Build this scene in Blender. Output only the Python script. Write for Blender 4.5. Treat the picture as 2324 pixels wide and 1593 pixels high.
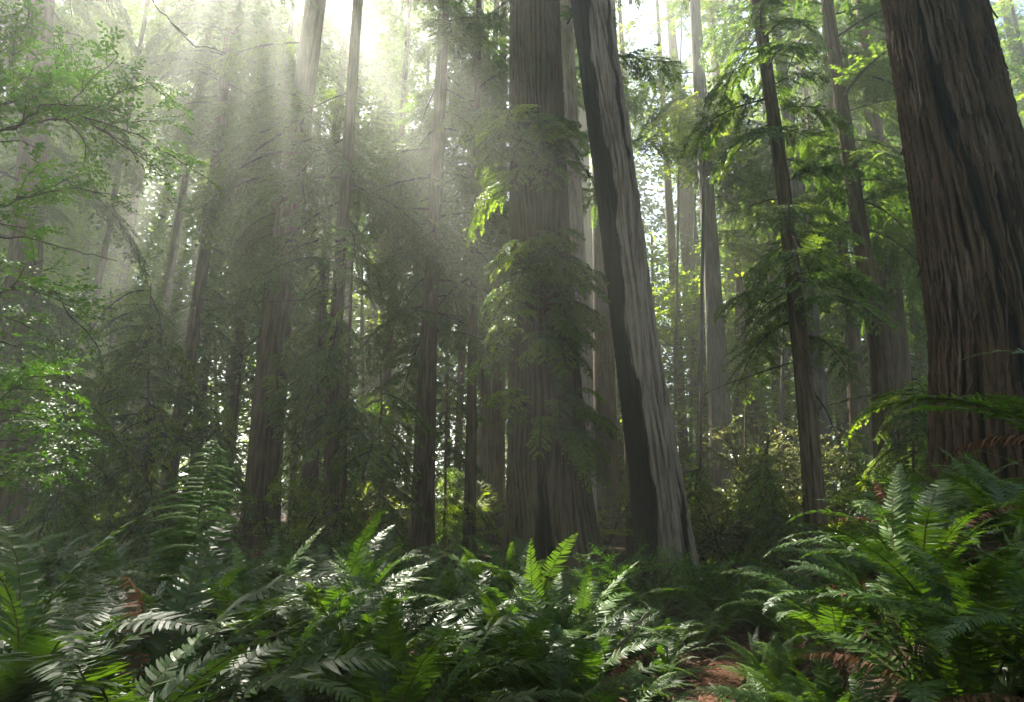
import bpy, math, random
import numpy as np
from mathutils import Vector, Euler, Matrix

for o in list(bpy.data.objects):
    bpy.data.objects.remove(o)
R = math.radians
scene = bpy.context.scene
C = scene.collection

# ------------------------------------------------------------------ camera
CAM_H, PITCH, LENS = 1.60, R(14.5), 21.0
cam_d = bpy.data.cameras.new('camera')
cam_d.lens = LENS
cam_d.sensor_width = 36.0
cam_d.clip_start = 0.05
cam_d.clip_end = 2000.0
cam = bpy.data.objects.new('camera', cam_d)
cam.location = (0, 0, CAM_H)
cam.rotation_euler = (R(90) + PITCH, 0, 0)
C.objects.link(cam)
scene.camera = cam

# ------------------------------------------------------------------ sky and sun
SUN_AZ, SUN_EL = R(-29.0), R(51.0)          # azimuth from +Y towards +X
SUN = Vector((math.sin(SUN_AZ) * math.cos(SUN_EL), math.cos(SUN_AZ) * math.cos(SUN_EL), math.sin(SUN_EL)))
world = bpy.data.worlds.new('World')
scene.world = world
world.use_nodes = True
wn = world.node_tree
wn.nodes.clear()
sky = wn.nodes.new('ShaderNodeTexSky')
sky.sky_type = 'NISHITA'
sky.sun_disc = False
sky.sun_elevation = SUN_EL
sky.sun_rotation = SUN_AZ
bg = wn.nodes.new('ShaderNodeBackground')
bg.inputs['Strength'].default_value = 0.058
wo = wn.nodes.new('ShaderNodeOutputWorld')
wn.links.new(sky.outputs['Color'], bg.inputs['Color'])
wn.links.new(bg.outputs['Background'], wo.inputs['Surface'])

sun_d = bpy.data.lights.new('sun', 'SUN')
sun_d.energy = 5.0
sun_d.angle = R(0.5)
sun_d.color = (1.0, 0.94, 0.83)
sun = bpy.data.objects.new('sun', sun_d)
sun.rotation_euler = SUN.to_track_quat('Z', 'Y').to_euler()
sun.location = (0, 0, 60)
C.objects.link(sun)

vs = scene.view_settings
vs.view_transform = 'Standard'
vs.look = 'None'
vs.exposure = 2.6
vs.gamma = 1.0
vs.use_curve_mapping = False

cy = scene.cycles
cy.max_bounces = 6
cy.diffuse_bounces = 4
cy.glossy_bounces = 2
cy.transmission_bounces = 4
cy.volume_bounces = 2
cy.transparent_max_bounces = 4
cy.caustics_reflective = False
cy.caustics_refractive = False
cy.use_denoising = True
cy.use_adaptive_sampling = True
cy.adaptive_threshold = 0.025
cy.adaptive_min_samples = 48
cy.sample_clamp_indirect = 4.0
HAZE_DENSITY, HAZE_G = 0.0043, 0.68

# ------------------------------------------------------------------ picture <-> place helpers (photo read at 2324 px width)
F = LENS / 36.0 * 2324.0
CP, SP = math.cos(PITCH), math.sin(PITCH)


def at(x, y, Y):
    """The point on the vertical plane at distance Y that the photo shows at (x, y)."""
    u, v = (x - 1162.0) / F, (796.5 - y) / F
    d = Vector((u, CP - v * SP, SP + v * CP))
    return Vector((0, 0, CAM_H)) + d * (Y / d.y)


def depth(p):
    return p[1] * CP + (p[2] - CAM_H) * SP


def smooth(a, b, t):
    t = np.clip((np.asarray(t, float) - a) / (b - a), 0, 1)
    return t * t * (3 - 2 * t)


def path_x(y):
    return np.interp(y, [-6, 0, 3, 5.6, 6.9, 8, 10, 14, 26, 60], [-1.2, 0.1, 0.85, 1.66, 2.25, 3.1, 5.0, 8.5, 16.0, 30.0])


def terrain(x, y):
    x = np.asarray(x, float); y = np.asarray(y, float)
    px = path_x(y)
    near = smooth(-3, 0.5, y) * (1 - smooth(6.5, 10.5, y))
    h = 1.25 * smooth(0.30, 2.0, x - px) * near
    h = h + 0.38 * smooth(0.8, 3.0, px - x - 0.6) * near
    h = h + 0.10 * np.sin(x * 0.55 + 1.3) * np.cos(y * 0.43) * smooth(0.4, 1.6, np.abs(x - px))
    h = h + 0.05 * np.sin(x * 1.7 + y * 0.9) * smooth(0.3, 1.2, np.abs(x - px))
    h = h + 0.018 * np.maximum(y - 14, 0)
    return h


def gz(x, y):
    return float(terrain(x, y))


# ------------------------------------------------------------------ object helpers
def tag(o, label=None, cat=None, group=None, kind=None):
    if label: o['label'] = label
    if cat: o['category'] = cat
    if group: o['group'] = group
    if kind: o['kind'] = kind
    return o


def empty(name, loc):
    o = bpy.data.objects.new(name, None)
    o.empty_display_size = 0.2
    o.location = loc
    C.objects.link(o)
    return o


class MB:
    def __init__(s):
        s.v, s.f, s.m = [], [], []

    def add(s, verts, faces, mat=0):
        b = len(s.v)
        s.v.extend([tuple(p) for p in verts])
        s.f.extend([tuple(i + b for i in f) for f in faces])
        s.m.extend([mat] * len(faces))

    def tube(s, pts, radii, sides=5, mat=0, cap=False):
        pts = [Vector(p) for p in pts]
        n = len(pts)
        ref = Vector((0.13, 0.27, 1.0)).normalized()
        vs_, fs_ = [], []
        for i, p in enumerate(pts):
            t = (pts[min(i + 1, n - 1)] - pts[max(i - 1, 0)])
            if t.length < 1e-9: t = Vector((0, 0, 1))
            t.normalize()
            a = ref.cross(t)
            if a.length < 1e-3: a = Vector((1, 0, 0)).cross(t)
            a.normalize()
            b = t.cross(a)
            for k in range(sides):
                w = 2 * math.pi * k / sides
                vs_.append(p + (a * math.cos(w) + b * math.sin(w)) * radii[i])
        for i in range(n - 1):
            for k in range(sides):
                k2 = (k + 1) % sides
                fs_.append((i * sides + k, i * sides + k2, (i + 1) * sides + k2, (i + 1) * sides + k))
        if cap:
            fs_.append(tuple(range(sides))[::-1])
            fs_.append(tuple((n - 1) * sides + k for k in range(sides)))
        s.add(vs_, fs_, mat)

    def mesh(s, name, mats, smooth_=False):
        me = bpy.data.meshes.new(name)
        me.from_pydata(s.v, [], s.f)
        for m in mats: me.materials.append(m)
        me.polygons.foreach_set('material_index', s.m)
        if smooth_: me.polygons.foreach_set('use_smooth', [True] * len(s.f))
        me.update()
        return me


def obj(name, me, parent=None, loc=(0, 0, 0), rot=(0, 0, 0), scale=1.0):
    o = bpy.data.objects.new(name, me)
    o.location = loc
    o.rotation_euler = rot
    o.scale = (scale, scale, scale) if not hasattr(scale, '__len__') else scale
    if parent: o.parent = parent
    C.objects.link(o)
    return o


# ------------------------------------------------------------------ materials
def nt(name):
    m = bpy.data.materials.new(name)
    m.use_nodes = True
    t = m.node_tree
    t.nodes.clear()
    out = t.nodes.new('ShaderNodeOutputMaterial')
    return m, t, out


def ramp(t, stops):
    r = t.nodes.new('ShaderNodeValToRGB')
    e = r.color_ramp.elements
    while len(e) < len(stops): e.new(0.5)
    for el, (p, c) in zip(e, stops):
        el.position = p
        el.color = (*c, 1)
    return r


def leaf_material(name, cols, trans, mix=0.35, rough=0.5, spec=0.3, patch=3.0):
    """cols: ramp of leaf colours picked per object and per patch; trans: light that comes through."""
    m, t, out = nt(name)
    L = t.links.new
    info = t.nodes.new('ShaderNodeObjectInfo')
    geo = t.nodes.new('ShaderNodeNewGeometry')
    noise = t.nodes.new('ShaderNodeTexNoise')
    noise.inputs['Scale'].default_value = patch
    L(geo.outputs['Position'], noise.inputs['Vector'])
    isl = t.nodes.new('ShaderNodeMath'); isl.operation = 'MULTIPLY_ADD'
    isl.inputs[1].default_value = 0.35
    L(geo.outputs['Random Per Island'], isl.inputs[0])
    a = t.nodes.new('ShaderNodeMath'); a.operation = 'MULTIPLY_ADD'
    a.inputs[1].default_value = 0.35
    L(info.outputs['Random'], a.inputs[0])
    nm = t.nodes.new('ShaderNodeMath'); nm.operation = 'MULTIPLY'
    nm.inputs[1].default_value = 0.45
    L(noise.outputs['Fac'], nm.inputs[0])
    L(nm.outputs[0], a.inputs[2])
    L(a.outputs[0], isl.inputs[2])
    r = ramp(t, cols)
    L(isl.outputs[0], r.inputs['Fac'])
    p = t.nodes.new('ShaderNodeBsdfPrincipled')
    p.inputs['Roughness'].default_value = rough
    p.inputs['Specular IOR Level'].default_value = spec
    L(r.outputs['Color'], p.inputs['Base Color'])
    tr = t.nodes.new('ShaderNodeBsdfTranslucent')
    mc = t.nodes.new('ShaderNodeMix'); mc.data_type = 'RGBA'; mc.blend_type = 'MULTIPLY'
    mc.inputs['Factor'].default_value = 1.0
    g = t.nodes.new('ShaderNodeVectorMath'); g.operation = 'MULTIPLY'
    L(r.outputs['Color'], g.inputs[0])
    g.inputs[1].default_value = trans
    L(g.outputs[0], tr.inputs['Color'])
    mx = t.nodes.new('ShaderNodeMixShader')
    mx.inputs['Fac'].default_value = mix
    L(p.outputs[0], mx.inputs[1]); L(tr.outputs[0], mx.inputs[2])
    L(mx.outputs[0], out.inputs['Surface'])
    t.nodes.remove(mc)
    return m


def bark_material(name, dark, mid, light, zscale=0.12, scale=14.0, bump=0.5, rough=0.9, moss=0.0, furrow=0.0, blackened=False):
    m, t, out = nt(name)
    L = t.links.new
    tc = t.nodes.new('ShaderNodeTexCoord')
    mp = t.nodes.new('ShaderNodeMapping')
    mp.inputs['Scale'].default_value = (1, 1, zscale)
    L(tc.outputs['Object'], mp.inputs['Vector'])
    n1 = t.nodes.new('ShaderNodeTexNoise')
    n1.inputs['Scale'].default_value = scale
    n1.inputs['Detail'].default_value = 6
    n1.inputs['Roughness'].default_value = 0.65
    L(mp.outputs[0], n1.inputs['Vector'])
    n2 = t.nodes.new('ShaderNodeTexNoise')
    n2.inputs['Scale'].default_value = 1.1
    n2.inputs['Detail'].default_value = 3
    L(tc.outputs['Object'], n2.inputs['Vector'])
    ad = t.nodes.new('ShaderNodeMath'); ad.operation = 'MULTIPLY_ADD'
    ad.inputs[1].default_value = 0.7
    L(n1.outputs['Fac'], ad.inputs[0])
    mm = t.nodes.new('ShaderNodeMath'); mm.operation = 'MULTIPLY_ADD'; mm.inputs[1].default_value = 0.3
    L(n2.outputs['Fac'], mm.inputs[0]); L(mm.outputs[0], ad.inputs[2])
    if furrow > 0:                                        # weathered grey crests on the ridges; furrow shade darkened into the colour
        ra = t.nodes.new('ShaderNodeAttribute'); ra.attribute_name = 'ridge'
        rm = t.nodes.new('ShaderNodeMath'); rm.operation = 'MULTIPLY_ADD'
        rm.inputs[1].default_value = furrow; rm.inputs[2].default_value = -0.65 * furrow
        L(ra.outputs['Fac'], rm.inputs[0]); L(rm.outputs[0], mm.inputs[2])
    else:
        mm.inputs[2].default_value = 0.0
    r = ramp(t, [(0.36, dark), (0.5, mid), (0.64, light)])
    L(ad.outputs[0], r.inputs['Fac'])
    col = r.outputs['Color']
    if moss > 0:
        n3 = t.nodes.new('ShaderNodeTexNoise'); n3.inputs['Scale'].default_value = 2.3; n3.inputs['Detail'].default_value = 4
        L(tc.outputs['Object'], n3.inputs['Vector'])
        r3 = ramp(t, [(0.52, (0, 0, 0)), (0.7, (moss, moss, moss))])
        L(n3.outputs['Fac'], r3.inputs['Fac'])
        mx = t.nodes.new('ShaderNodeMix'); mx.data_type = 'RGBA'
        mx.inputs['B'].default_value = (0.055, 0.075, 0.03, 1)
        for k in mx.inputs:
            pass
        L(r3.outputs['Color'], mx.inputs[0]); L(col, mx.inputs[6]); mx.inputs[7].default_value = (0.055, 0.075, 0.03, 1)
        col = mx.outputs[2]
    if blackened:                                              # snag's burnt flank and the giants' darkened recesses, with a ragged, fibrous edge
        ca = t.nodes.new('ShaderNodeAttribute'); ca.attribute_name = 'blackened'
        cm = t.nodes.new('ShaderNodeMath'); cm.operation = 'MULTIPLY_ADD'; cm.inputs[1].default_value = 2.2
        L(n1.outputs['Fac'], cm.inputs[0]); L(ca.outputs['Fac'], cm.inputs[2])
        ms = t.nodes.new('ShaderNodeMath'); ms.operation = 'SUBTRACT'; ms.inputs[1].default_value = 1.05
        L(cm.outputs[0], ms.inputs[0])
        rc = ramp(t, [(0.36, (0, 0, 0)), (0.56, (0.95, 0.95, 0.95))])
        L(ms.outputs[0], rc.inputs['Fac'])
        mx2 = t.nodes.new('ShaderNodeMix'); mx2.data_type = 'RGBA'
        L(rc.outputs['Color'], mx2.inputs[0]); L(col, mx2.inputs[6]); mx2.inputs[7].default_value = (0.010, 0.009, 0.008, 1)
        col = mx2.outputs[2]
    p = t.nodes.new('ShaderNodeBsdfPrincipled')
    p.inputs['Roughness'].default_value = rough
    p.inputs['Specular IOR Level'].default_value = 0.15
    L(col, p.inputs['Base Color'])
    b = t.nodes.new('ShaderNodeBump')
    b.inputs['Strength'].default_value = bump
    b.inputs['Distance'].default_value = 0.06
    L(n1.outputs['Fac'], b.inputs['Height'])
    L(b.outputs[0], p.inputs['Normal'])
    L(p.outputs[0], out.inputs['Surface'])
    return m


def soil_material(name, c1, c2, c3, scale=9.0):
    m, t, out = nt(name)
    L = t.links.new
    tc = t.nodes.new('ShaderNodeTexCoord')
    n1 = t.nodes.new('ShaderNodeTexNoise'); n1.inputs['Scale'].default_value = scale; n1.inputs['Detail'].default_value = 8; n1.inputs['Roughness'].default_value = 0.7
    L(tc.outputs['Object'], n1.inputs['Vector'])
    n2 = t.nodes.new('ShaderNodeTexVoronoi'); n2.inputs['Scale'].default_value = scale * 6
    L(tc.outputs['Object'], n2.inputs['Vector'])
    r = ramp(t, [(0.3, c1), (0.5, c2), (0.72, c3)])
    L(n1.outputs['Fac'], r.inputs['Fac'])
    p = t.nodes.new('ShaderNodeBsdfPrincipled'); p.inputs['Roughness'].default_value = 0.95; p.inputs['Specular IOR Level'].default_value = 0.1
    L(r.outputs['Color'], p.inputs['Base Color'])
    b = t.nodes.new('ShaderNodeBump'); b.inputs['Strength'].default_value = 0.7; b.inputs['Distance'].default_value = 0.03
    L(n2.outputs['Distance'], b.inputs['Height'])
    L(b.outputs[0], p.inputs['Normal'])
    L(p.outputs[0], out.inputs['Surface'])
    return m


M = {}
M['needle'] = leaf_material('redwood_needles', [(0.15, (0.022, 0.045, 0.012)), (0.5, (0.045, 0.082, 0.019)), (0.85, (0.085, 0.125, 0.028))], (2.6, 2.6, 0.9), 0.5, 0.45, 0.3, 1.3)
M['needle_bright'] = leaf_material('young_needles', [(0.15, (0.05, 0.10, 0.013)), (0.5, (0.085, 0.145, 0.016)), (0.85, (0.12, 0.175, 0.022))], (2.7, 2.5, 0.6), 0.55, 0.45, 0.3, 1.3)
M['broadleaf'] = leaf_material('broad_leaves', [(0.15, (0.055, 0.10, 0.010)), (0.5, (0.10, 0.155, 0.012)), (0.85, (0.15, 0.19, 0.018))], (2.6, 2.4, 0.6), 0.55, 0.4, 0.35, 1.0)
M['berry_leaf'] = leaf_material('huckleberry_leaves', [(0.15, (0.022, 0.062, 0.007)), (0.5, (0.038, 0.10, 0.009)), (0.85, (0.075, 0.15, 0.012))], (1.7, 1.9, 0.3), 0.32, 0.5, 0.2, 5.0)
M['rhodo_leaf'] = leaf_material('rhododendron_leaves', [(0.15, (0.06, 0.085, 0.03)), (0.5, (0.12, 0.145, 0.058)), (0.85, (0.22, 0.22, 0.12))], (1.6, 1.5, 0.9), 0.45, 0.25, 0.7, 2.0)
M['fern'] = leaf_material('sword_fern_blade', [(0.15, (0.014, 0.035, 0.008)), (0.5, (0.025, 0.057, 0.010)), (0.85, (0.046, 0.090, 0.013))], (2.6, 2.5, 0.5), 0.36, 0.46, 0.27, 2.0)
M['fern_young'] = leaf_material('young_fern_blade', [(0.15, (0.032, 0.075, 0.012)), (0.5, (0.055, 0.11, 0.016)), (0.85, (0.08, 0.14, 0.024))], (1.6, 1.6, 0.6), 0.32, 0.55, 0.22, 2.0)
M['bracken'] = leaf_material('bracken_blade', [(0.15, (0.02, 0.06, 0.007)), (0.5, (0.035, 0.088, 0.009)), (0.85, (0.055, 0.12, 0.013))], (2.6, 2.6, 0.5), 0.5, 0.85, 0.05, 2.0)
M['fern_dead'] = leaf_material('dead_fern_blade', [(0.15, (0.045, 0.020, 0.011)), (0.5, (0.085, 0.038, 0.020)), (0.85, (0.14, 0.070, 0.038))], (1.3, 1.1, 0.9), 0.2, 0.8, 0.15, 5.0)
M['bark'] = bark_material('redwood_bark', (0.032, 0.019, 0.012), (0.08, 0.048, 0.030), (0.15, 0.105, 0.075), 0.10, 12, 0.6, furrow=0.25)
M['bark_big'] = bark_material('giant_bark', (0.010, 0.006, 0.004), (0.04, 0.025, 0.015), (0.105, 0.073, 0.047), 0.08, 16, 0.7, moss=0.45, furrow=0.5, blackened=True)
M['bark_red'] = bark_material('shaggy_red_bark', (0.005, 0.003, 0.002), (0.024, 0.011, 0.006), (0.078, 0.047, 0.028), 0.07, 20, 0.9, furrow=0.4, blackened=True)
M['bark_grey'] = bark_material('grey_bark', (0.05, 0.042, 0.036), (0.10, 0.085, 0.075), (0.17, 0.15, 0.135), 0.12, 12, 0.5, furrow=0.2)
M['snag_wood'] = bark_material('weathered_wood', (0.06, 0.042, 0.032), (0.16, 0.118, 0.092), (0.27, 0.215, 0.175), 0.06, 18, 0.8, furrow=0.35, blackened=True)
M['strip_grey'] = bark_material('bark_strip_grey', (0.03, 0.02, 0.014), (0.075, 0.05, 0.034), (0.13, 0.092, 0.066), 0.05, 30, 0.6)
M['strip_brown'] = bark_material('bark_strip_brown', (0.02, 0.01, 0.006), (0.055, 0.028, 0.016), (0.11, 0.065, 0.042), 0.05, 30, 0.6)
M['blackened'] = bark_material('charred_wood', (0.006, 0.006, 0.006), (0.013, 0.012, 0.011), (0.028, 0.025, 0.023), 0.15, 16, 0.8)
M['pale'] = bark_material('painted_sun_bark', (0.22, 0.16, 0.12), (0.40, 0.31, 0.24), (0.58, 0.48, 0.40), 0.10, 16, 0.6)  # sunlit stripe put into the bark colour
M['twig'] = bark_material('twig_bark', (0.018, 0.014, 0.010), (0.04, 0.03, 0.022), (0.08, 0.065, 0.05), 0.5, 20, 0.3)
M['deadtwig'] = bark_material('bare_twig', (0.10, 0.08, 0.06), (0.20, 0.16, 0.13), (0.34, 0.29, 0.24), 0.5, 20, 0.3)
M['rachis'] = bark_material('fern_stalk', (0.03, 0.025, 0.008), (0.07, 0.045, 0.018), (0.12, 0.075, 0.03), 0.5, 20, 0.1, 0.5)
M['soil'] = soil_material('forest_floor', (0.012, 0.009, 0.006), (0.03, 0.019, 0.012), (0.06, 0.036, 0.022), 4.0)
M['path'] = soil_material('red_path_dirt', (0.045, 0.02, 0.011), (0.08, 0.037, 0.021), (0.12, 0.062, 0.038), 7.0)

# ------------------------------------------------------------------ ground and path
rng = np.random.default_rng(3)
xs = np.unique(np.concatenate([np.linspace(-260, -14, 26), np.linspace(-14, 14, 141), np.linspace(14, 260, 26)]))
ys = np.unique(np.concatenate([np.linspace(-120, -6, 14), np.linspace(-6, 22, 141), np.linspace(22, 420, 40)]))
gx, gy = np.meshgrid(xs, ys)
gzv = terrain(gx, gy) + rng.normal(0, 0.012, gx.shape) * ((np.abs(gx) < 14) & (gy < 22))
gzv = gzv - 0.03 * (1 - smooth(0.25, 0.6, np.abs(gx - path_x(gy)))) * (gy < 22)
vv = np.stack([gx, gy, gzv], -1).reshape(-1, 3)
nx, ny = len(xs), len(ys)
ii = (np.arange(ny - 1)[:, None] * nx + np.arange(nx - 1)[None, :]).ravel()
ff = np.stack([ii, ii + 1, ii + 1 + nx, ii + nx], -1)
me = bpy.data.meshes.new('ground')
me.from_pydata(vv.tolist(), [], ff.tolist())
me.materials.append(M['soil'])
me.polygons.foreach_set('use_smooth', [True] * len(ff))
tag(obj('ground', me), kind='structure')

mb = MB()
pyv = np.linspace(-3, 10, 90)
cols = np.linspace(-1, 1, 9)
pv = []
for y in pyv:
    hw = 0.17 + 0.05 * math.sin(y * 2.1) + 0.04 * math.sin(y * 5.3)
    for c in cols:
        x = path_x(y) + c * hw
        pv.append((x, y, gz(x, y) + 0.022 - 0.03 * c * c + 0.008 * math.sin(x * 23) * math.sin(y * 19)))
pf = [(j * 9 + i, j * 9 + i + 1, (j + 1) * 9 + i + 1, (j + 1) * 9 + i) for j in range(len(pyv) - 1) for i in range(8)]
mb.add(pv, pf)
tag(obj('path', mb.mesh('path', [M['path']], True)), kind='structure')

# litter on the path and the open floor beside it: needles, twigs and leaf scraps nobody could count
mb = MB()
rl = random.Random(5)
for k in range(5200):
    y = rl.uniform(3.2, 13)
    x = float(path_x(y)) + rl.gauss(0, 0.75)
    z = gz(x, y) + 0.016
    a = rl.uniform(0, math.pi); l = rl.uniform(0.015, 0.06); w = rl.uniform(0.003, 0.013)
    dx, dy = math.cos(a), math.sin(a)
    t1, t2 = rl.uniform(0, 0.012), rl.uniform(0, 0.02)
    mb.add([(x - dx * l, y - dy * l, z), (x - dy * w, y + dx * w, z + t1), (x + dx * l, y + dy * l, z + t2), (x + dy * w, y - dx * w, z)], [(0, 1, 2, 3)])
tag(obj('leaf_litter', mb.mesh('leaf_litter', [M['fern_dead']])), 'rust brown needles and leaf scraps scattered on the dirt path', 'leaf litter', kind='stuff')


# ------------------------------------------------------------------ bough prototypes (grow along +X, up is +Z)
def make_bough(seed, L=3.0, rise=0.25, droop=0.55, nlat=17, latk=0.36, sub=0.12, w=0.022, gap=0.045, leafmat=None, bare=0.10, tmat=None):
    r = random.Random(seed)
    mb = MB()
    wob = [r.uniform(-0.12, 0.12) for _ in range(3)]

    def stem(s):
        return Vector((L * s * (1 - 0.06 * s), L * 0.06 * (wob[0] * math.sin(5 * s) + wob[1] * s * s * 4), L * (rise * s - droop * s * s)))
    n = 9
    mb.tube([stem(i / n) for i in range(n + 1)], [0.011 * L * (1 - i / n) ** 0.8 + 0.003 for i in range(n + 1)], 4, 0)
    for i in range(nlat):
        s = bare + (1 - bare) * (i + r.uniform(0.1, 0.9)) / nlat
        for side in (-1, 1):
            if r.random() < 0.12: continue
            p0 = stem(s)
            tdir = (stem(min(s + 0.02, 1.02)) - stem(s - 0.02)).normalized()
            shape = (math.sin(math.pi * min(1, (s - bare * 0.6) / (1 - bare * 0.6)) ** 0.75) ** 0.7) if s < 0.98 else 0.1
            ll = L * latk * (0.25 + 0.75 * shape) * r.uniform(0.65, 1.1) * (1.0 - 0.35 * s)
            ang = R(r.uniform(42, 68))
            perp = Vector((-tdir.y, tdir.x, 0)).normalized() * side
            d = (tdir * math.cos(ang) + perp * math.sin(ang)).normalized()
            d.z += r.uniform(-0.25, 0.15)
            dr = r.uniform(0.1, 0.45)
            nn = max(3, int(ll / gap))
            pts = [p0 + d * (ll * k / nn) + Vector((0, 0, -dr * ll * (k / nn) ** 2)) for k in range(nn + 1)]
            mb.tube([pts[0], pts[nn // 2], pts[-1]], [0.006, 0.004, 0.002], 3, 0)
            side_v = Vector((0, 0, 1)).cross(d).normalized()
            for k in range(1, nn + 1):
                q = pts[k]
                e = (pts[k] - pts[k - 1]).normalized()
                for sd in (-1, 1):
                    if r.random() < 0.1: continue
                    a2 = R(r.uniform(35, 62))
                    dd = e * math.cos(a2) + side_v * (sd * math.sin(a2))
                    dd.z += r.uniform(-0.45, 0.2)
                    sl = sub * r.uniform(0.6, 1.25) * (1 - 0.4 * k / nn)
                    nrm = (Vector((r.gauss(0, 0.35), r.gauss(0, 0.35), 1))).cross(dd).normalized() * (w * r.uniform(0.7, 1.3))
                    mid = q + dd * sl * 0.45
                    tip = q + dd * sl + Vector((0, 0, -0.2 * sl))
                    mb.add([q, mid + nrm, tip, mid - nrm], [(0, 1, 2, 3)], 1)
                if k == nn:
                    tip = q + e * sub
                    nr = side_v * w
                    mb.add([q, q + e * sub * 0.5 + nr, tip, q + e * sub * 0.5 - nr], [(0, 1, 2, 3)], 1)
    return mb.mesh('bough', [M['twig'], leafmat or M['needle']])


def leaf_face(mb, base, d, side, up, l, w, mat, fold=0.25, curl=0.15):
    """A pointed folded leaf of 6 faces."""
    d = d.normalized()
    a = base + d * l * 0.33
    b = base + d * l * 0.68 - up * curl * l * 0.3
    tip = base + d * l - up * curl * l
    mb.add([base, a + side * w * 0.9 + up * w * fold, a, a - side * w * 0.9 + up * w * fold,
            b + side * w * 0.75 + up * w * fold, b, b - side * w * 0.75 + up * w * fold, tip],
           [(0, 2, 1), (0, 3, 2), (1, 2, 5, 4), (2, 3, 6, 5), (4, 5, 7), (5, 6, 7)], mat)


def make_leafy(seed, L=1.0, n=26, leaf=0.10, width=0.45, mat=None, forks=4, droop=0.2, stemr=0.010, twigmat=None, flat=0.5):
    """A forking leafy twig with pointed leaves set alternately."""
    r = random.Random(seed)
    mb = MB()

    def run(p, d, length, cnt, lvl):
        pts = [p]
        q = p.copy(); dd = d.copy()
        ns = 5
        for i in range(ns):
            dd = (dd + Vector((r.gauss(0, 0.10), r.gauss(0, 0.10), r.gauss(0, 0.06) - droop * 0.12))).normalized()
            q = q + dd * length / ns
            pts.append(q.copy())
        rr = stemr * (1.0 if lvl == 0 else 0.5)
        mb.tube(pts, [rr * (1 - 0.8 * i / ns) for i in range(ns + 1)], 4, 0)
        for i in range(cnt):
            s = 0.12 + 0.88 * (i + r.random() * 0.5) / cnt
            k = min(int(s * ns), ns - 1)
            f = s * ns - k
            b = pts[k].lerp(pts[k + 1], f)
            e = (pts[k + 1] - pts[k]).normalized()
            sd = -1 if i % 2 else 1
            sv = Vector((0, 0, 1)).cross(e)
            if sv.length < 0.05: sv = Vector((1, 0, 0))
            sv.normalize()
            ang = R(r.uniform(35, 75)) if i < cnt - 1 else 0.1
            ld = e * math.cos(ang) + sv * sd * math.sin(ang) + Vector((0, 0, r.gauss(0.05, 0.25) * flat * 2))
            ld.normalize()
            up = Vector((r.gauss(0, 0.3), r.gauss(0, 0.3), 1)).normalized()
            side = up.cross(ld).normalized()
            up = ld.cross(side).normalized()
            leaf_face(mb, b, ld, side, up, leaf * r.uniform(0.7, 1.2), leaf * width * 0.5 * r.uniform(0.85, 1.15), 1)
        return pts
    main = run(Vector((0, 0, 0)), Vector((1, 0, 0.15)).normalized(), L, n, 0)
    for j in range(forks):
        k = r.randint(0, 3)
        f = r.random()
        b = main[k].lerp(main[k + 1], f)
        sd = -1 if j % 2 else 1
        a = R(r.uniform(30, 60))
        d = Vector((math.cos(a), sd * math.sin(a), r.uniform(-0.2, 0.35))).normalized()
        run(b, d, L * r.uniform(0.35, 0.65), max(4, int(n * 0.55)), 1)
    return mb.mesh('leafy_branch', [twigmat or M['twig'], mat])


def make_dead(seed, L=2.0, mat=None, nsub=7):
    r = random.Random(seed)
    mb = MB()

    def run(p, d, l, rad, lvl):
        pts = [p]; q = p.copy(); dd = d.copy()
        n = 7 if lvl == 0 else 4
        for i in range(n):
            dd = (dd + Vector((r.gauss(0, 0.10), r.gauss(0, 0.12), r.gauss(-0.03, 0.10)))).normalized()
            q = q + dd * l / n
            pts.append(q.copy())
        mb.tube(pts, [rad * (1 - 0.85 * i / n) for i in range(n + 1)], 4 if lvl == 0 else 3, 0)
        if lvl < 2:
            for j in range(nsub if lvl == 0 else 3):
                k = r.randint(1, n - 1)
                sd = r.choice((-1, 1))
                e = (pts[k + 1] - pts[k]).normalized()
                v = (e * 0.7 + Vector((0, sd * 0.7, r.uniform(-0.4, 0.4)))).normalized()
                run(pts[k], v, l * r.uniform(0.15, 0.4), rad * 0.4, lvl + 1)
    run(Vector((0, 0, 0)), Vector((1, 0, 0)), L, 0.008 * L + 0.003, 0)
    return mb.mesh('dead_branch', [mat or M['twig']])


BOUGH = [make_bough(10 + i, 3.0, 0.18 + 0.05 * (i % 3), 0.36 + 0.11 * (i % 4), nlat=20, latk=0.46, sub=0.17, w=0.032, gap=0.055, bare=0.06) for i in range(7)]
BOUGH_FAR = [make_bough(30 + i, 3.0, 0.2, 0.45 + 0.1 * (i % 3), nlat=12, latk=0.42, sub=0.17, w=0.034, gap=0.085) for i in range(5)]
BOUGH_FARB = [make_bough(40 + i, 3.0, 0.2, 0.45 + 0.1 * (i % 3), nlat=12, latk=0.42, sub=0.17, w=0.034, gap=0.085, leafmat=M['needle_bright']) for i in range(4)]
SPROUT = [make_bough(50 + i, 1.2, 0.35, 0.75, nlat=14, latk=0.46, sub=0.10, w=0.019, gap=0.034, leafmat=M['needle_bright'] if i % 2 else None) for i in range(5)]
YOUNG = [make_bough(60 + i, 1.6, 0.15, 0.35 + 0.1 * i, nlat=16, latk=0.36, sub=0.105, w=0.019, gap=0.036, leafmat=M['needle'] if i < 3 else M['needle_bright'], bare=0.05) for i in range(5)]
BROAD = [make_leafy(80 + i, 1.6, 26, 0.13, 0.5, M['broadleaf'], 7, 0.3, 0.014) for i in range(4)]
BUSH = [make_leafy(90 + i, 0.8, 22, 0.065, 0.5, M['berry_leaf'], 6, 0.3, 0.006, flat=0.25) for i in range(4)]
RHODO = [make_leafy(100 + i, 0.9, 16, 0.12, 0.36, M['rhodo_leaf'], 5, 0.2, 0.010, flat=0.8) for i in range(4)]
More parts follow.
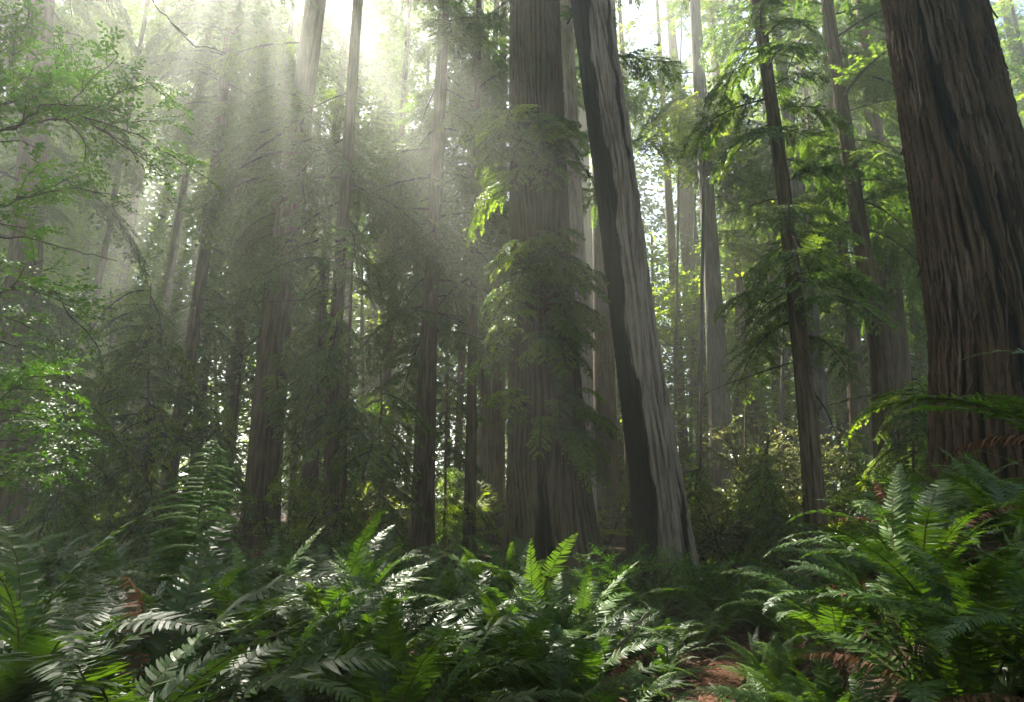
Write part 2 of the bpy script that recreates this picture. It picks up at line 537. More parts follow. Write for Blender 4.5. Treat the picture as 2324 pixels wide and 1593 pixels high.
BERRY = [make_leafy(110 + i, 0.34, 13, 0.042, 0.52, M['berry_leaf'], 3, 0.25, 0.0028, flat=0.35) for i in range(6)]
DEAD = [make_dead(120 + i, 2.0, M['twig'], 8) for i in range(4)]
DEADP = [make_dead(130 + i, 1.0, M['deadtwig'], 9) for i in range(3)]

# openings in the canopy through which the sun reaches the place: (point lit, radius of the opening)
GAPS = []


def opening(p, rad):
    GAPS.append((Vector(p), rad))


opening((-0.2, 5.8, 1.1), 1.1)
opening((-1.3, 5.2, 1.2), 0.45)
opening((0.5, 4.6, 1.0), 0.5)
opening((0.6, 6.3, 1.0), 0.85)
opening((1.0, 5.2, 0.7), 0.7)
opening((-2.0, 3.2, 1.5), 0.45)
opening(at(440, 1080, 4), 0.35)
opening((2.3, 4.6, 1.7), 0.8)
opening((1.8, 3.6, 1.4), 0.45)
opening((2.0, 7.4, 0.7), 0.9)
opening(at(100, 930, 4.7), 0.3)
opening(at(1278, 430, 13), 0.5)
opening(at(1790, 1030, 16), 2.0)
opening(at(1640, 950, 24), 1.2)
opening(at(1390, 950, 20), 1.0)
opening(at(2070, 960, 15), 1.2)
opening(at(1425, 1240, 8.7), 0.9)
for x_, y_, Y_, r_ in ((1450, 900, 28, 2.4), (1500, 600, 29, 3.0), (1660, 560, 29, 2.6), (1980, 880, 25, 2.4), (1900, 350, 28, 3.0), (1760, 250, 28, 2.6), (2170, 300, 26, 3.0), (2110, 560, 25, 3.0), (1520, 300, 32, 3.0), (1690, 120, 34, 3.0),
                       (1850, 200, 14, 1.4), (1950, 380, 15.5, 1.4), (1760, 480, 13.5, 1.0), (2000, 250, 18, 1.6),
                       (1450, 1060, 24, 2.8), (1590, 1080, 22, 2.8), (1720, 1050, 20, 2.6), (1920, 1050, 20, 2.6), (2080, 950, 17, 2.2),
                       (250, 1080, 16, 1.8), (880, 1130, 22, 1.9), (1030, 1120, 24, 2.0), (880, 900, 15, 0.7),
                       (1000, 850, 27, 1.5), (330, 900, 18, 1.3), (120, 1000, 18, 1.4)):
    opening(at(x_, y_, Y_), r_)


def cut_gaps(V, ex=0.15):
    """Which leaf clumps (N x 3, world) leave the openings free."""
    keep = np.ones(len(V), bool)
    S = np.array(SUN)
    for g, rad in GAPS:
        d = V - np.array(g)
        t = d @ S
        q = np.linalg.norm(d - t[:, None] * S, axis=1)
        keep &= ~((t > 0.3) & (q < rad + ex))
    return keep


def in_gap(p, extra):
    for g, rad in GAPS:
        d = p - g
        t = d.dot(SUN)
        if t > 0.3 and (d - SUN * t).length < rad + extra:
            return True
    return False


# ------------------------------------------------------------------ trunks
def trunk_mesh(name, cx, cy_, rad, z0, z1, nth, zs, seed, depth_, mats, fluting=0.05, flare=0.35, flare_h=0.9, ridge=0.12, mat_fn=None, scar=None, shard=0.0, groove=None):
    """cx, cy_, rad: functions of height; local to the tree's base (z0)."""
    g = np.random.default_rng(seed)
    th = np.linspace(0, 2 * np.pi, nth, endpoint=False)
    T, Z = np.meshgrid(th, zs)
    r0 = rad(Z)
    zz = Z - z0
    rmean = float(rad(np.array([z0 + 1.5]))[0])

    def drift(n, amp):
        out = np.zeros_like(Z)
        for _ in range(n):
            out += amp * np.sin(g.uniform(0.15, 2.2) * Z + g.uniform(0, 6.28) + g.integers(1, 7) * T)
        return out
    K1 = max(5, int(round(2 * np.pi * rmean / ridge)))
    K2 = max(7, int(round(2 * np.pi * rmean / (ridge * 0.53))))
    dk1 = drift(6, 0.75)
    rid = np.abs(np.sin(0.5 * K1 * T + dk1)) ** 0.7
    rid2 = np.abs(np.sin(0.5 * K2 * T + drift(5, 0.8) + 1.0)) ** 0.7
    if K1 % 2: rid = np.abs(np.sin(0.5 * (K1 + 1) * T + dk1)) ** 0.7
    if K2 % 2: rid2 = np.abs(np.sin(0.5 * (K2 + 1) * T + drift(5, 0.8) + 1.0)) ** 0.7
    fl = np.zeros_like(Z)
    for k in (2, 3, 5, 7):
        fl += g.uniform(0.4, 1.0) * np.sin(k * T + g.uniform(0, 6.28) + g.uniform(-0.05, 0.05) * zz) / k ** 0.5
    lf = np.exp(-np.maximum(zz, 0) / flare_h)
    r = r0 * (1 + fluting * 0.5 * fl * (0.5 + 1.6 * lf)) * (1 + flare * lf)
    am = np.zeros_like(Z)
    for _ in range(7):
        am += np.sin(g.uniform(0.4, 3.2) * Z * g.choice([-1, 1]) + g.integers(2, 12) * T + g.uniform(0, 6.28))
    am = 0.30 + 0.85 * smooth(-2.6, 2.6, am)
    rid = 1 - (1 - rid) * am
    rid2 = 1 - (1 - rid2) * (1.15 - am * 0.6)
    r = r + depth_ * (rid * 0.62 + rid2 * 0.38 - 0.6) + g.normal(0, depth_ * 0.07, Z.shape)
    if scar is not None:
        st, sw, sh, sd = scar
        w = sw * np.clip(1 - zz / sh, 0, 1) ** 0.6 + 1e-4
        d = np.abs((T - st + np.pi) % (2 * np.pi) - np.pi)
        r = r * (1 - sd * (zz < sh) * (1 - smooth(0.65, 1.0, d / w)))
    if groove is not None:
        r = r * (1 - 0.20 * groove(T, zz))
    X = cx(Z) + r * np.cos(T)
    Y = cy_(Z) + r * np.sin(T)
    Zl = zz.copy()
    if shard > 0:
        top = g.uniform(-shard, 0, nth)
        top = 0.5 * top + 0.5 * np.roll(top, 1)
        Zl = np.minimum(Zl, (z1 - z0) + top[None, :])
    v = np.stack([X, Y, Zl], -1).reshape(-1, 3)
    nz = len(zs)
    a = (np.arange(nz - 1)[:, None] * nth + np.arange(nth)[None, :])
    b = (np.arange(nz - 1)[:, None] * nth + (np.arange(nth)[None, :] + 1) % nth)
    f = np.stack([a, b, b + nth, a + nth], -1).reshape(-1, 4)
    me = bpy.data.meshes.new(name)
    faces = f.tolist()
    faces.append(list(range((nz - 1) * nth, nz * nth)))
    me.from_pydata(v.tolist(), [], faces)
    for m in mats: me.materials.append(m)
    if mat_fn is not None:
        ac = me.attributes.new('blackened', 'FLOAT', 'POINT')
        ac.data.foreach_set('value', mat_fn(T, zz, g).astype(np.float32).ravel())
    me.polygons.foreach_set('use_smooth', [True] * len(faces))
    at_ = me.attributes.new('ridge', 'FLOAT', 'POINT')
    at_.data.foreach_set('value', (rid * 0.62 + rid2 * 0.38).astype(np.float32).ravel())
    me.update()
    return me


def hang_branches(root, base, axis, rad, specs, rr, ztop, gaps=True):
    """specs: (protos, name, n, zlow, zhigh, len_lo, len_hi, azimuth or None, spread, pitch)."""
    for protos, name, n, zl, zh, l0, l1, az, spread, pitch in specs:
        plen = {id(BOUGH): 3.0, id(BOUGH_FAR): 3.0, id(BOUGH_FARB): 3.0, id(SPROUT): 1.2, id(YOUNG): 1.6, id(BROAD): 1.6, id(BUSH): 0.8, id(RHODO): 0.9, id(DEAD): 2.0, id(DEADP): 1.0}[id(protos)]
        for k in range(n):
            z = zl + (zh - zl) * (k + rr.random()) / n
            if az is None:
                a = k * 2.399963 + rr.uniform(-0.7, 0.7)
            else:
                a = R(az) + R(rr.uniform(-spread, spread))
            Lb = rr.uniform(l0, l1)
            ax = axis(z)
            rd = rad(z) * 0.9
            p = Vector((ax[0] + math.cos(a) * rd, ax[1] + math.sin(a) * rd, z - base.z))
            wp = p + base
            c = wp + Vector((math.cos(a), math.sin(a), -0.1)) * Lb * 0.55
            hd = Vector((math.cos(a), math.sin(a), -0.15)) * Lb
            if gaps and (in_gap(c, Lb * 0.15) or in_gap(wp + hd * 0.2, 0.1) or in_gap(wp + hd * 0.85, 0.1)): continue
            if wp.y + math.sin(a) * Lb < 3.5 and abs(wp.x) < 5: continue
            pt = R(pitch + rr.uniform(-14, 14))
            obj(name, rr.choice(protos), root, p, (R(rr.uniform(-12, 12)), pt, a), (Lb / plen, Lb / plen * rr.uniform(0.85, 1.15), Lb / plen))


strip_mats = [M['strip_grey'], M['strip_brown']]


def tree(label, Y, samples, top, specs, mat='bark', seed=0, name='redwood_tree', cat='tree', group=None, nth=40, dz=0.5, depth_=0.035, ridge=0.14, flare=0.35, fluting=0.05, mats=None, mat_fn=None, scar=None, shard=0.0, minr=0.05, gaps=True, flare_h=0.9, taper_top=0.35, groove=None, strips=0):
    """samples: (x, y, width) of the trunk as the photo shows it, from the bottom up; Y: distance."""
    P = [at(x, y, Y) for x, y, w in samples]
    zs_ = [p.z for p in P]
    xs_ = [p.x for p in P]
    rs_ = [w / 2 * depth(p) / F / math.sqrt(1 + ((x - 1162.0) / F) ** 2) for p, (x, y, w) in zip(P, samples)]
    if len(P) > 1:
        k0 = (xs_[1] - xs_[0]) / (zs_[1] - zs_[0]); k1 = (xs_[-1] - xs_[-2]) / (zs_[-1] - zs_[-2])
    else:
        k0 = k1 = 0.0
    z0g = gz(xs_[0], Y) - 0.05
    xb = xs_[0] + k0 * (z0g - zs_[0])
    z0g = gz(xb, Y) - 0.05
    ztop = top
    zr = [z0g] + zs_ + ([ztop] if ztop > zs_[-1] + 0.5 else [])
    xr = [xb] + xs_ + ([xs_[-1] + k1 * (ztop - zs_[-1])] if ztop > zs_[-1] + 0.5 else [])
    rr_ = [rs_[0]] + rs_ + ([max(rs_[-1] * taper_top, minr)] if ztop > zs_[-1] + 0.5 else [])
    base = Vector((xb, Y, z0g))
    root = empty(name, base)
    tag(root, label, cat, group)
    fx = lambda z: np.interp(z, zr, xr) - xb
    fy = lambda z: np.zeros_like(np.asarray(z, float))
    fr = lambda z: np.maximum(np.interp(z, zr, rr_), minr)
    vis = min(ztop, CAM_H + Y * 1.08)
    zs = np.unique(np.concatenate([np.arange(z0g, vis, dz), np.arange(vis, ztop, 1.5), [ztop]]))
    me = trunk_mesh('trunk', fx, fy, fr, z0g, ztop, nth, zs, seed + 900, depth_, mats or [M[mat]], fluting, flare, flare_h, ridge, mat_fn, scar, shard, groove)
    obj('trunk', me, root)
    rs2 = random.Random(seed + 4000)
    toc = math.atan2(-Y, -xb)
    for k in range(strips):                               # loose strips of bark peeling off the ridges
        zb = z0g + rs2.uniform(0.6, vis - z0g)
        th = toc + rs2.uniform(-1.45, 1.45)
        ln = rs2.uniform(0.35, 1.5); wd = rs2.uniform(0.008, 0.026)
        c0 = rs2.uniform(0.0, 0.05); c1 = rs2.uniform(0.02, 0.12) if rs2.random() < 0.4 else rs2.uniform(0, 0.03)
        drift_ = rs2.uniform(-0.05, 0.05)
        sb_ = MB(); vv_ = []
        for q in range(8):
            t_ = q / 7
            z_ = zb + ln * t_
            if z_ > ztop: z_ = ztop
            rr0 = float(fr(z_)) * (1 + flare * math.exp(-max(z_ - z0g, 0) / flare_h)) + 0.006 + 0.018 * math.sin(math.pi * t_) + c1 * max(0, 0.35 - t_) ** 1.5 * 4 + c0 * max(0, t_ - 0.75) ** 1.5 * 3
            w_ = wd * (0.35 + math.sin(math.pi * min(1, max(0, 0.1 + 0.8 * t_)))) * (1 + 0.25 * math.sin(q * 2.3 + k))
            th_ = th + drift_ * math.sin(t_ * 4 + k) + 0.02 * math.sin(q * 1.9 + k)
            ce = Vector((float(fx(z_)) + math.cos(th_) * rr0, math.sin(th_) * rr0, z_ - z0g))
            tv = Vector((-math.sin(th_), math.cos(th_), 0)) * w_
            nv_ = Vector((math.cos(th_), math.sin(th_), 0)) * 0.010
            vv_ += [ce - tv, ce + nv_, ce + tv, ce - nv_]
        fs_ = [(q * 4 + e, q * 4 + (e + 1) % 4, q * 4 + 4 + (e + 1) % 4, q * 4 + 4 + e) for q in range(7) for e in range(4)] + [(3, 2, 1, 0), (28, 29, 30, 31)]
        sb_.add(vv_, fs_)
        obj('bark_strip', sb_.mesh('bark_strip', [strip_mats[k % 2]], True), root)
    rr2 = random.Random(seed * 7 + 1)
    hang_branches(root, base, lambda z: (float(fx(z)), 0.0), lambda z: float(fr(z)), specs, rr2, ztop, gaps)
    return root


def Z(y, Y):
    return at(1162, y, Y).z


# --- the giants
# central giant
c_specs = [
    (SPROUT, 'branch', 60, Z(820, 13), Z(550, 13), 0.7, 1.35, -100, 62, 14),
    (SPROUT, 'branch', 28, Z(1040, 13), Z(890, 13), 0.5, 1.0, -85, 65, 12),
    (SPROUT, 'branch', 10, Z(1000, 13), Z(700, 13), 0.5, 0.9, -45, 40, 20),
    (SPROUT, 'branch', 24, Z(430, 13), Z(270, 13), 0.8, 1.7, -135, 55, 14),
    (SPROUT, 'branch', 14, Z(420, 13), Z(300, 13), 1.0, 1.6, -80, 40, 15),
    (BOUGH, 'branch', 12, 17.5, 27.0, 2.0, 3.6, None, 0, 5),
]
tree('massive central redwood with leafy sprouts down its trunk and a dark hollow at its foot', 13.0,
     [(1254, 1242, 196), (1246, 1090, 180), (1234, 790, 152), (1226, 540, 130), (1218, 216, 117), (1214, 0, 108)], 46,
     c_specs, seed=1, nth=230, strips=70, dz=0.10, depth_=0.095, ridge=0.14, flare=0.30, fluting=0.13, mats=[M['bark_big']],
     mat_fn=lambda T, z, g: 0.75 * (1 - smooth(0.6, 1.3, np.abs(T - 4.50) / (0.20 * np.clip(1 - z / 2.8, 0.01, 1) ** 0.6))) * (1 - smooth(2.0, 2.8, z)),  # bark colour blackened inside the hollow
     scar=(4.50, 0.24, 2.5, 0.42), gaps=False)

# right giant with shaggy bark
def rg_groove(T, z):
    c = 3.66 + 0.14 * np.maximum(7.0 - z, -0.6) + 0.05 * np.sin(2.1 * z) + 0.02 * np.sin(6.3 * z)
    w = 0.11 + 0.05 * np.sin(1.3 * z + 1) + 0.02 * np.sin(5.1 * z)
    a = (1 - smooth(0.6, 1.25, np.abs(T - c) / w)) * smooth(0.8, 2.4, z) * (1 - smooth(6.9, 7.5, z))
    c2 = 4.55 + 0.05 * np.sin(1.1 * z)
    b = 0.7 * (1 - smooth(0.5, 1.3, np.abs(T - c2) / (0.10 + 0.03 * np.sin(0.9 * z)))) * smooth(1.0, 2.0, z)
    return np.maximum(a, b)


rg = tree('huge shaggy red-barked redwood leaning in at the right edge behind the ferns', 7.0,
          [(2285, 1000, 330), (2262, 753, 300), (2196, 401, 258), (2116, 0, 211)], 44,
          [(BOUGH, 'branch', 8, 17.0, 40.0, 2.0, 3.5, None, 0, 5)], mat='bark_red', seed=2, nth=300, dz=0.06, depth_=0.10, ridge=0.13, flare=0.2, fluting=0.12, strips=150,
          groove=rg_groove, mat_fn=lambda T, z, g: 0.72 * rg_groove(T, z))  # bark colour blackened along the grooves

# leaning half-charred snag
def snag_mats(T, z, g):
    n = 0.13 * np.sin(1.1 * z + 2.0) + 0.08 * np.sin(2.7 * z + 0.4) + 0.05 * np.sin(6.1 * z)
    t = (T + n) % (2 * np.pi)
    band = lambda a, b, e: smooth(a - e, a + e, t) * (1 - smooth(b - e, b + e, t))
    streak = band(5.22, 5.50, 0.10) * smooth(-0.6, 0.4, np.sin(0.45 * z + 2.2))
    return 1.25 * np.maximum(band(2.4, 4.24, 0.18), 0.6 * streak)


tree('leaning grey snag with one flank charred black, right of the central giant', 12.0,
     [(1506, 1230, 118), (1476, 1000, 108), (1440, 753, 94), (1396, 402, 88), (1340, 0, 82)], 38,
     [(BOUGH, 'branch', 8, 15.0, 26.0, 1.6, 3.0, None, 0, 5)], seed=3, nth=200, dz=0.08, depth_=0.08, ridge=0.17, flare=0.2, fluting=0.14,
     mats=[M['snag_wood']], mat_fn=snag_mats, name='snag')

# trunk just behind the giant's right side, painted pale in place of sunlight
tree('trunk with sunlight painted into its pale colour, squeezed behind the right edge of the central giant', 15.5,
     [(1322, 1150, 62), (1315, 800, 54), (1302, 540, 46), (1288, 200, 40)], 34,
     [(BOUGH, 'branch', 12, 14, 24, 2, 3.4, None, 0, 5), (DEADP, 'dead_branch', 4, Z(1000, 15.5), Z(800, 15.5), 0.4, 0.8, -30, 40, 0)], mat='pale', seed=4, nth=80, dz=0.2, depth_=0.035, name='sun_painted_trunk_tree')

# --- the numbered rest: (label, Y, samples, top, n boughs low, z range, mat)
B = BOUGH
def redwood(label, Y, samples, top, specs, **k):
    return tree(label, Y, samples, top, specs, **k)


redwood('misty thick trunk at the far left behind the leafy shrub', 16, [(38, 1100, 105), (50, 700, 86), (75, 330, 66), (98, 0, 52)], 42,
        [(B, 'branch', 44, 5, 22, 2.4, 4.2, None, 0, 12), (B, 'branch', 8, 22, 30, 2.5, 3.6, None, 0, 5)], seed=11, nth=64, dz=0.35)
redwood('slim misty redwood leaning right above the tall bracken', 24, [(398, 1000, 36), (434, 790, 29), (478, 480, 25), (515, 130, 22)], 40,
        [(B, 'branch', 60, 9, 28, 2.6, 4.8, None, 0, 18), (DEAD, 'dead_branch', 12, 5, 16, 1.5, 3.0, None, 0, 20)], seed=12, nth=44, dz=0.4)
redwood('thick redwood in the mist rising into the white glow at top left', 18, [(588, 1225, 88), (607, 992, 74), (624, 790, 64), (655, 480, 56), (712, 40, 45)], 44,
        [(B, 'branch', 30, Z(420, 18), Z(20, 18), 2.2, 4.2, -80, 130, 15), (B, 'branch', 10, Z(700, 18), Z(480, 18), 1.2, 2.2, 160, 60, 18), (SPROUT, 'branch', 14, Z(1000, 18), Z(750, 18), 0.7, 1.2, -20, 70, 20),
         (B, 'branch', 26, 19.5, 33, 2.4, 4.0, None, 0, 5), (DEAD, 'dead_branch', 8, 6, 12, 1.5, 2.5, None, 0, 15)], seed=13, nth=90, dz=0.2, depth_=0.05, fluting=0.09)
redwood('straight dark redwood with wide drooping boughs right of the misty thick one', 16.5, [(748, 1235, 38), (759, 790, 30), (785, 400, 25), (812, 0, 21)], 38,
        [(B, 'branch', 20, 3.6, 10, 1.8, 3.2, None, 0, 22), (B, 'branch', 26, 10, 18, 2.2, 4.2, None, 0, 20), (B, 'branch', 30, 18, 30, 2.2, 3.6, None, 0, 8), (DEAD, 'dead_branch', 10, 2.5, 9, 1.2, 2.4, None, 0, 28)], seed=14, nth=48, dz=0.3)
redwood('pole-thin conifer close against the left of the dark drooping redwood', 17.5, [(712, 1200, 15), (722, 900, 12), (730, 700, 9)], 13,
        [(YOUNG, 'branch', 26, 1.5, 12.5, 0.9, 1.9, None, 0, 25)], seed=15, nth=12, dz=0.5, name='young_conifer', depth_=0.01, minr=0.02)
redwood('pole-thin conifer close against the right of the dark drooping redwood', 15.5, [(776, 1200, 12), (784, 1000, 10)], 9,
        [(YOUNG, 'branch', 22, 0.8, 8.5, 0.8, 1.9, None, 0, 25)], seed=16, nth=12, dz=0.5, name='young_conifer', depth_=0.01, minr=0.02)
redwood('clean furrowed redwood column midway between the drooping tree and the central giant', 20, [(956, 1245, 54), (965, 1000, 46), (972, 790, 38), (985, 540, 31), (1000, 200, 26)], 40,
        [(B, 'branch', 60, Z(760, 20), Z(0, 20), 2.2, 4.2, None, 0, 16), (B, 'branch', 10, 21, 29, 1.8, 3.2, None, 0, 6)], seed=17, nth=64, dz=0.25)
redwood('narrow hazy trunk left of the central giant with blue sky beside it', 20, [(1066, 1190, 26), (1072, 800, 20), (1078, 480, 16)], 38,
        [(B, 'branch', 34, 9, 24, 2.0, 3.8, None, 0, 14), (B, 'branch', 6, 24, 30, 2.0, 3.4, None, 0, 6)], seed=18, nth=36, dz=0.4)
redwood('faint brown trunk in haze, left one of a close pair beside the central giant', 26, [(1096, 1160, 28), (1106, 700, 22), (1112, 500, 18)], 40,
        [(B, 'branch', 28, 11, 30, 2.2, 4.2, None, 0, 8)], seed=19, nth=36, dz=0.5)
redwood('faint brown trunk in haze, right one of a close pair touching the central giant', 27, [(1128, 1150, 34), (1134, 700, 27), (1138, 400, 22)], 40,
        [(B, 'branch', 28, 12, 30, 2.2, 4.2, None, 0, 8)], seed=20, nth=36, dz=0.5)
redwood('broad haze-lit trunk between the central giant and the leaning snag', 24, [(1376, 1150, 62), (1372, 900, 50), (1366, 600, 40)], 42,
        [(B, 'branch', 28, 13, 28, 2.2, 4.2, None, 0, 8)], seed=21, nth=60, dz=0.4)
redwood('thin shaded trunk touching the left flank of the charred snag', 20, [(1434, 1150, 26), (1424, 850, 21), (1410, 500, 17)], 36,
        [(B, 'branch', 22, 12, 24, 2.0, 3.8, None, 0, 8)], seed=22, nth=36, dz=0.4)
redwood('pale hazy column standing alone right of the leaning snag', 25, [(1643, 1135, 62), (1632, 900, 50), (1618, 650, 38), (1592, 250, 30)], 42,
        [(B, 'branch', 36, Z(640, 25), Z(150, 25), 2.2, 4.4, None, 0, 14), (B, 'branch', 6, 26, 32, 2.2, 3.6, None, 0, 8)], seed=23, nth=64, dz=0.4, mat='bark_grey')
redwood('distant brown trunk behind the rhododendron', 32, [(1775, 1000, 42), (1764, 700, 34), (1745, 300, 26)], 44,
        [(B, 'branch', 44, 9, 34, 2.5, 4.6, None, 0, 10)], seed=24, nth=40, dz=0.6)
redwood('near dark straight redwood in front of the pale-leaved rhododendron', 13, [(1856, 1240, 50), (1838, 1000, 44), (1817, 790, 37), (1775, 400, 30), (1722, 30, 25)], 36,
        [(B, 'branch', 34, Z(760, 13), Z(60, 13), 1.4, 2.7, None, 0, 16), (B, 'branch', 6, 16, 24, 1.8, 3.2, None, 0, 6), (DEAD, 'dead_branch', 10, Z(900, 13), Z(420, 13), 1.2, 2.4, None, 0, 18)], seed=25, nth=70, dz=0.18, depth_=0.04)
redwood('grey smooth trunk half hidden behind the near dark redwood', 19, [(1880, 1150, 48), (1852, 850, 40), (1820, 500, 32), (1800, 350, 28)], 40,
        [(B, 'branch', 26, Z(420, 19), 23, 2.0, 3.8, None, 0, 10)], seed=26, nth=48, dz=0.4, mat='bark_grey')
redwood('straight brown redwood at the right with pale dead twigs on its flank', 15, [(2013, 1105, 56), (1996, 800, 48), (1945, 480, 36), (1905, 200, 30)], 40,
        [(B, 'branch', 28, Z(520, 15), Z(20, 15), 1.8, 3.6, None, 0, 14), (B, 'branch', 6, 18, 25, 2.0, 3.4, None, 0, 6), (DEADP, 'dead_branch', 10, Z(900, 15), Z(600, 15), 0.5, 1.1, -15, 45, 5)], seed=27, nth=64, dz=0.25)
redwood('dark red trunk in shade behind the right redwood with dead twigs', 21, [(2052, 1050, 66), (2035, 800, 56), (2000, 450, 42)], 40,
        [(B, 'branch', 26, 9, 25, 2.0, 4.0, None, 0, 12), (DEADP, 'dead_branch', 8, Z(900, 21), Z(640, 21), 0.8, 1.6, -20, 60, 5)], seed=28, nth=48, dz=0.4)
redwood('thin tree in shade between the two redwoods on the right', 24, [(1945, 1080, 30), (1932, 800, 25), (1900, 400, 20)], 36,
        [(B, 'branch', 30, 6, 27, 2.0, 4.0, None, 0, 14)], seed=29, nth=36, dz=0.5)

# broken stumps
tree('broken jagged stump right behind the near dark redwood', 16, [(1902, 1230, 62), (1898, 1190, 58)], at(1900, 1165, 16).z, [], seed=31, name='stump', cat='stump', nth=60, dz=0.1, shard=0.9, depth_=0.05, fluting=0.12)
tree('short dark stump left of the near dark redwood below the rhododendron', 17.5, [(1792, 1220, 40), (1790, 1110, 36)], at(1790, 1090, 17.5).z, [], seed=32, name='stump', cat='stump', nth=50, dz=0.1, shard=0.5, depth_=0.04)

# --- far redwoods that read only as hazy trunks and foliage
def make_crown(seed, H=40.0, zlow=3.0, n=78, Lmax=4.6, clumps=110, kite=0.42, kw=0.11):
    """Whole crown of a distant redwood in one mesh: many tapering boughs of leafy kites round the axis."""
    g = np.random.default_rng(seed)
    V, Fc = [], []
    nv = 0
    for b in range(n):
        z = zlow + (H - zlow) * (b + g.random()) / n
        a = b * 2.399963 + g.uniform(-0.6, 0.6)
        L = Lmax * (0.30 + 0.70 * (1 - ((z - zlow) / (H - zlow)) ** 1.6)) * g.uniform(0.55, 1.15)
        m = int(clumps * L / Lmax)
        s = g.random(m) ** 0.7
        lat = g.normal(0, 0.17, m) * L * (0.35 + np.sin(np.pi * s))
        dz_ = L * (0.10 * s - 0.42 * s * s) - 0.30 * np.abs(lat) + g.normal(0, 0.05, m) * L
        x = s * L
        c, sn = np.cos(a), np.sin(a)
        P = np.stack([x * c - lat * sn, x * sn + lat * c, z + dz_], -1)
        da = a + np.arctan2(lat, x + 0.3) * 1.2 + g.normal(0, 0.5, m)
        D = np.stack([np.cos(da), np.sin(da), g.normal(-0.35, 0.3, m)], -1)
        D /= np.linalg.norm(D, axis=1)[:, None]
        U = np.stack([g.normal(0, 0.45, m), g.normal(0, 0.45, m), np.ones(m)], -1)
        W = np.cross(U, D); W /= np.linalg.norm(W, axis=1)[:, None]
        ln = kite * g.uniform(0.5, 1.25, m)[:, None]; wd = kw * g.uniform(0.6, 1.3, m)[:, None]
        q = np.stack([P, P + D * ln * 0.45 + W * wd, P + D * ln, P + D * ln * 0.45 - W * wd], 1).reshape(-1, 3)
        V.append(q)
        Fc.append(np.arange(m * 4).reshape(-1, 4) + nv)
        nv += m * 4
    return np.concatenate(V), np.concatenate(Fc)


def np_mesh(name, V, Fc, mats):
    me = bpy.data.meshes.new(name)
    me.vertices.add(len(V)); me.vertices.foreach_set('co', V.astype(np.float32).ravel())
    nf = len(Fc)
    me.loops.add(nf * 4); me.loops.foreach_set('vertex_index', Fc.astype(np.int32).ravel())
    me.polygons.add(nf); me.polygons.foreach_set('loop_start', np.arange(nf, dtype=np.int32) * 4)
    for m in mats: me.materials.append(m)
    me.update(calc_edges=True)
    return me


CROWN = [make_crown(800 + i, clumps=120, kite=0.46, kw=0.10, Lmax=4.2 + 0.4 * i) for i in range(5)]
CROWN_FINE = [make_crown(820 + i, clumps=260, kite=0.28, kw=0.055, n=84, Lmax=3.8 + 0.4 * i, zlow=7.0) for i in range(5)]
rf = random.Random(77)
far_spots = []
tries = 0
far_spots += [(at(x, 1150, Y).x, Y) for x, Y in ((1655, 31), (560, 24), (430, 29), (760, 31), (620, 33), (820, 36), (200, 30), (505, 27), (300, 26), (135, 25), (690, 28), (860, 27), (1035, 29), (920, 33), (1235, 30), (1480, 28), (1560, 33), (1730, 29), (1990, 28), (2140, 27), (2250, 31))]
while len(far_spots) < 78 and tries < 6000:
    tries += 1
    Y = rf.uniform(30, 50)
    X = rf.uniform(-1.02, 1.02) * Y
    px = 1162 + X / (Y * CP) * F
    if any((X - a) ** 2 + (Y - b) ** 2 < 9 for a, b in far_spots): continue
    far_spots.append((X, Y))
for i, (X, Y) in enumerate(far_spots):
    px = 1162 + X / (Y * CP) * F
    r_ = rf.uniform(0.3, 0.8) if Y > 33 else rf.uniform(0.16, 0.3)
    w = 2 * r_ * F / (Y * CP)
    H = min(47.0, (Y * rf.uniform(0.98, 1.10) + 2.5) * (1.0 if px > 900 else 1.32 if px < 640 else 1.22))
    side = 'left of' if px < 1162 else 'right of'
    t = tree('distant redwood dissolving into the forest background %s the central giant' % side, Y,
             [(px, 1160, w), (px - (px - 1162) * 0.11 + rf.uniform(-12, 12), 500, w * 0.78)], H, [], seed=100 + i, nth=18, dz=1.5, group='far redwoods behind the haze', depth_=0.03)
    k = H / 41.0
    v, f = (CROWN_FINE if Y < 34 else CROWN)[rf.randrange(5)]
    a = rf.uniform(0, 6.28); kx = k * rf.uniform(0.9, 1.25)
    c, sn = math.cos(a) * kx, math.sin(a) * kx
    v = np.stack([v[:, 0] * c - v[:, 1] * sn, v[:, 0] * sn + v[:, 1] * c, v[:, 2] * k], -1).reshape(-1, 4, 3)
    v = v[cut_gaps(v[:, 0] + np.array(t.location))].reshape(-1, 3)
    obj('crown', np_mesh('crown', v, np.arange(len(v)).reshape(-1, 4), [M['needle'] if rf.random() < 0.6 else M['needle_bright']]), t)

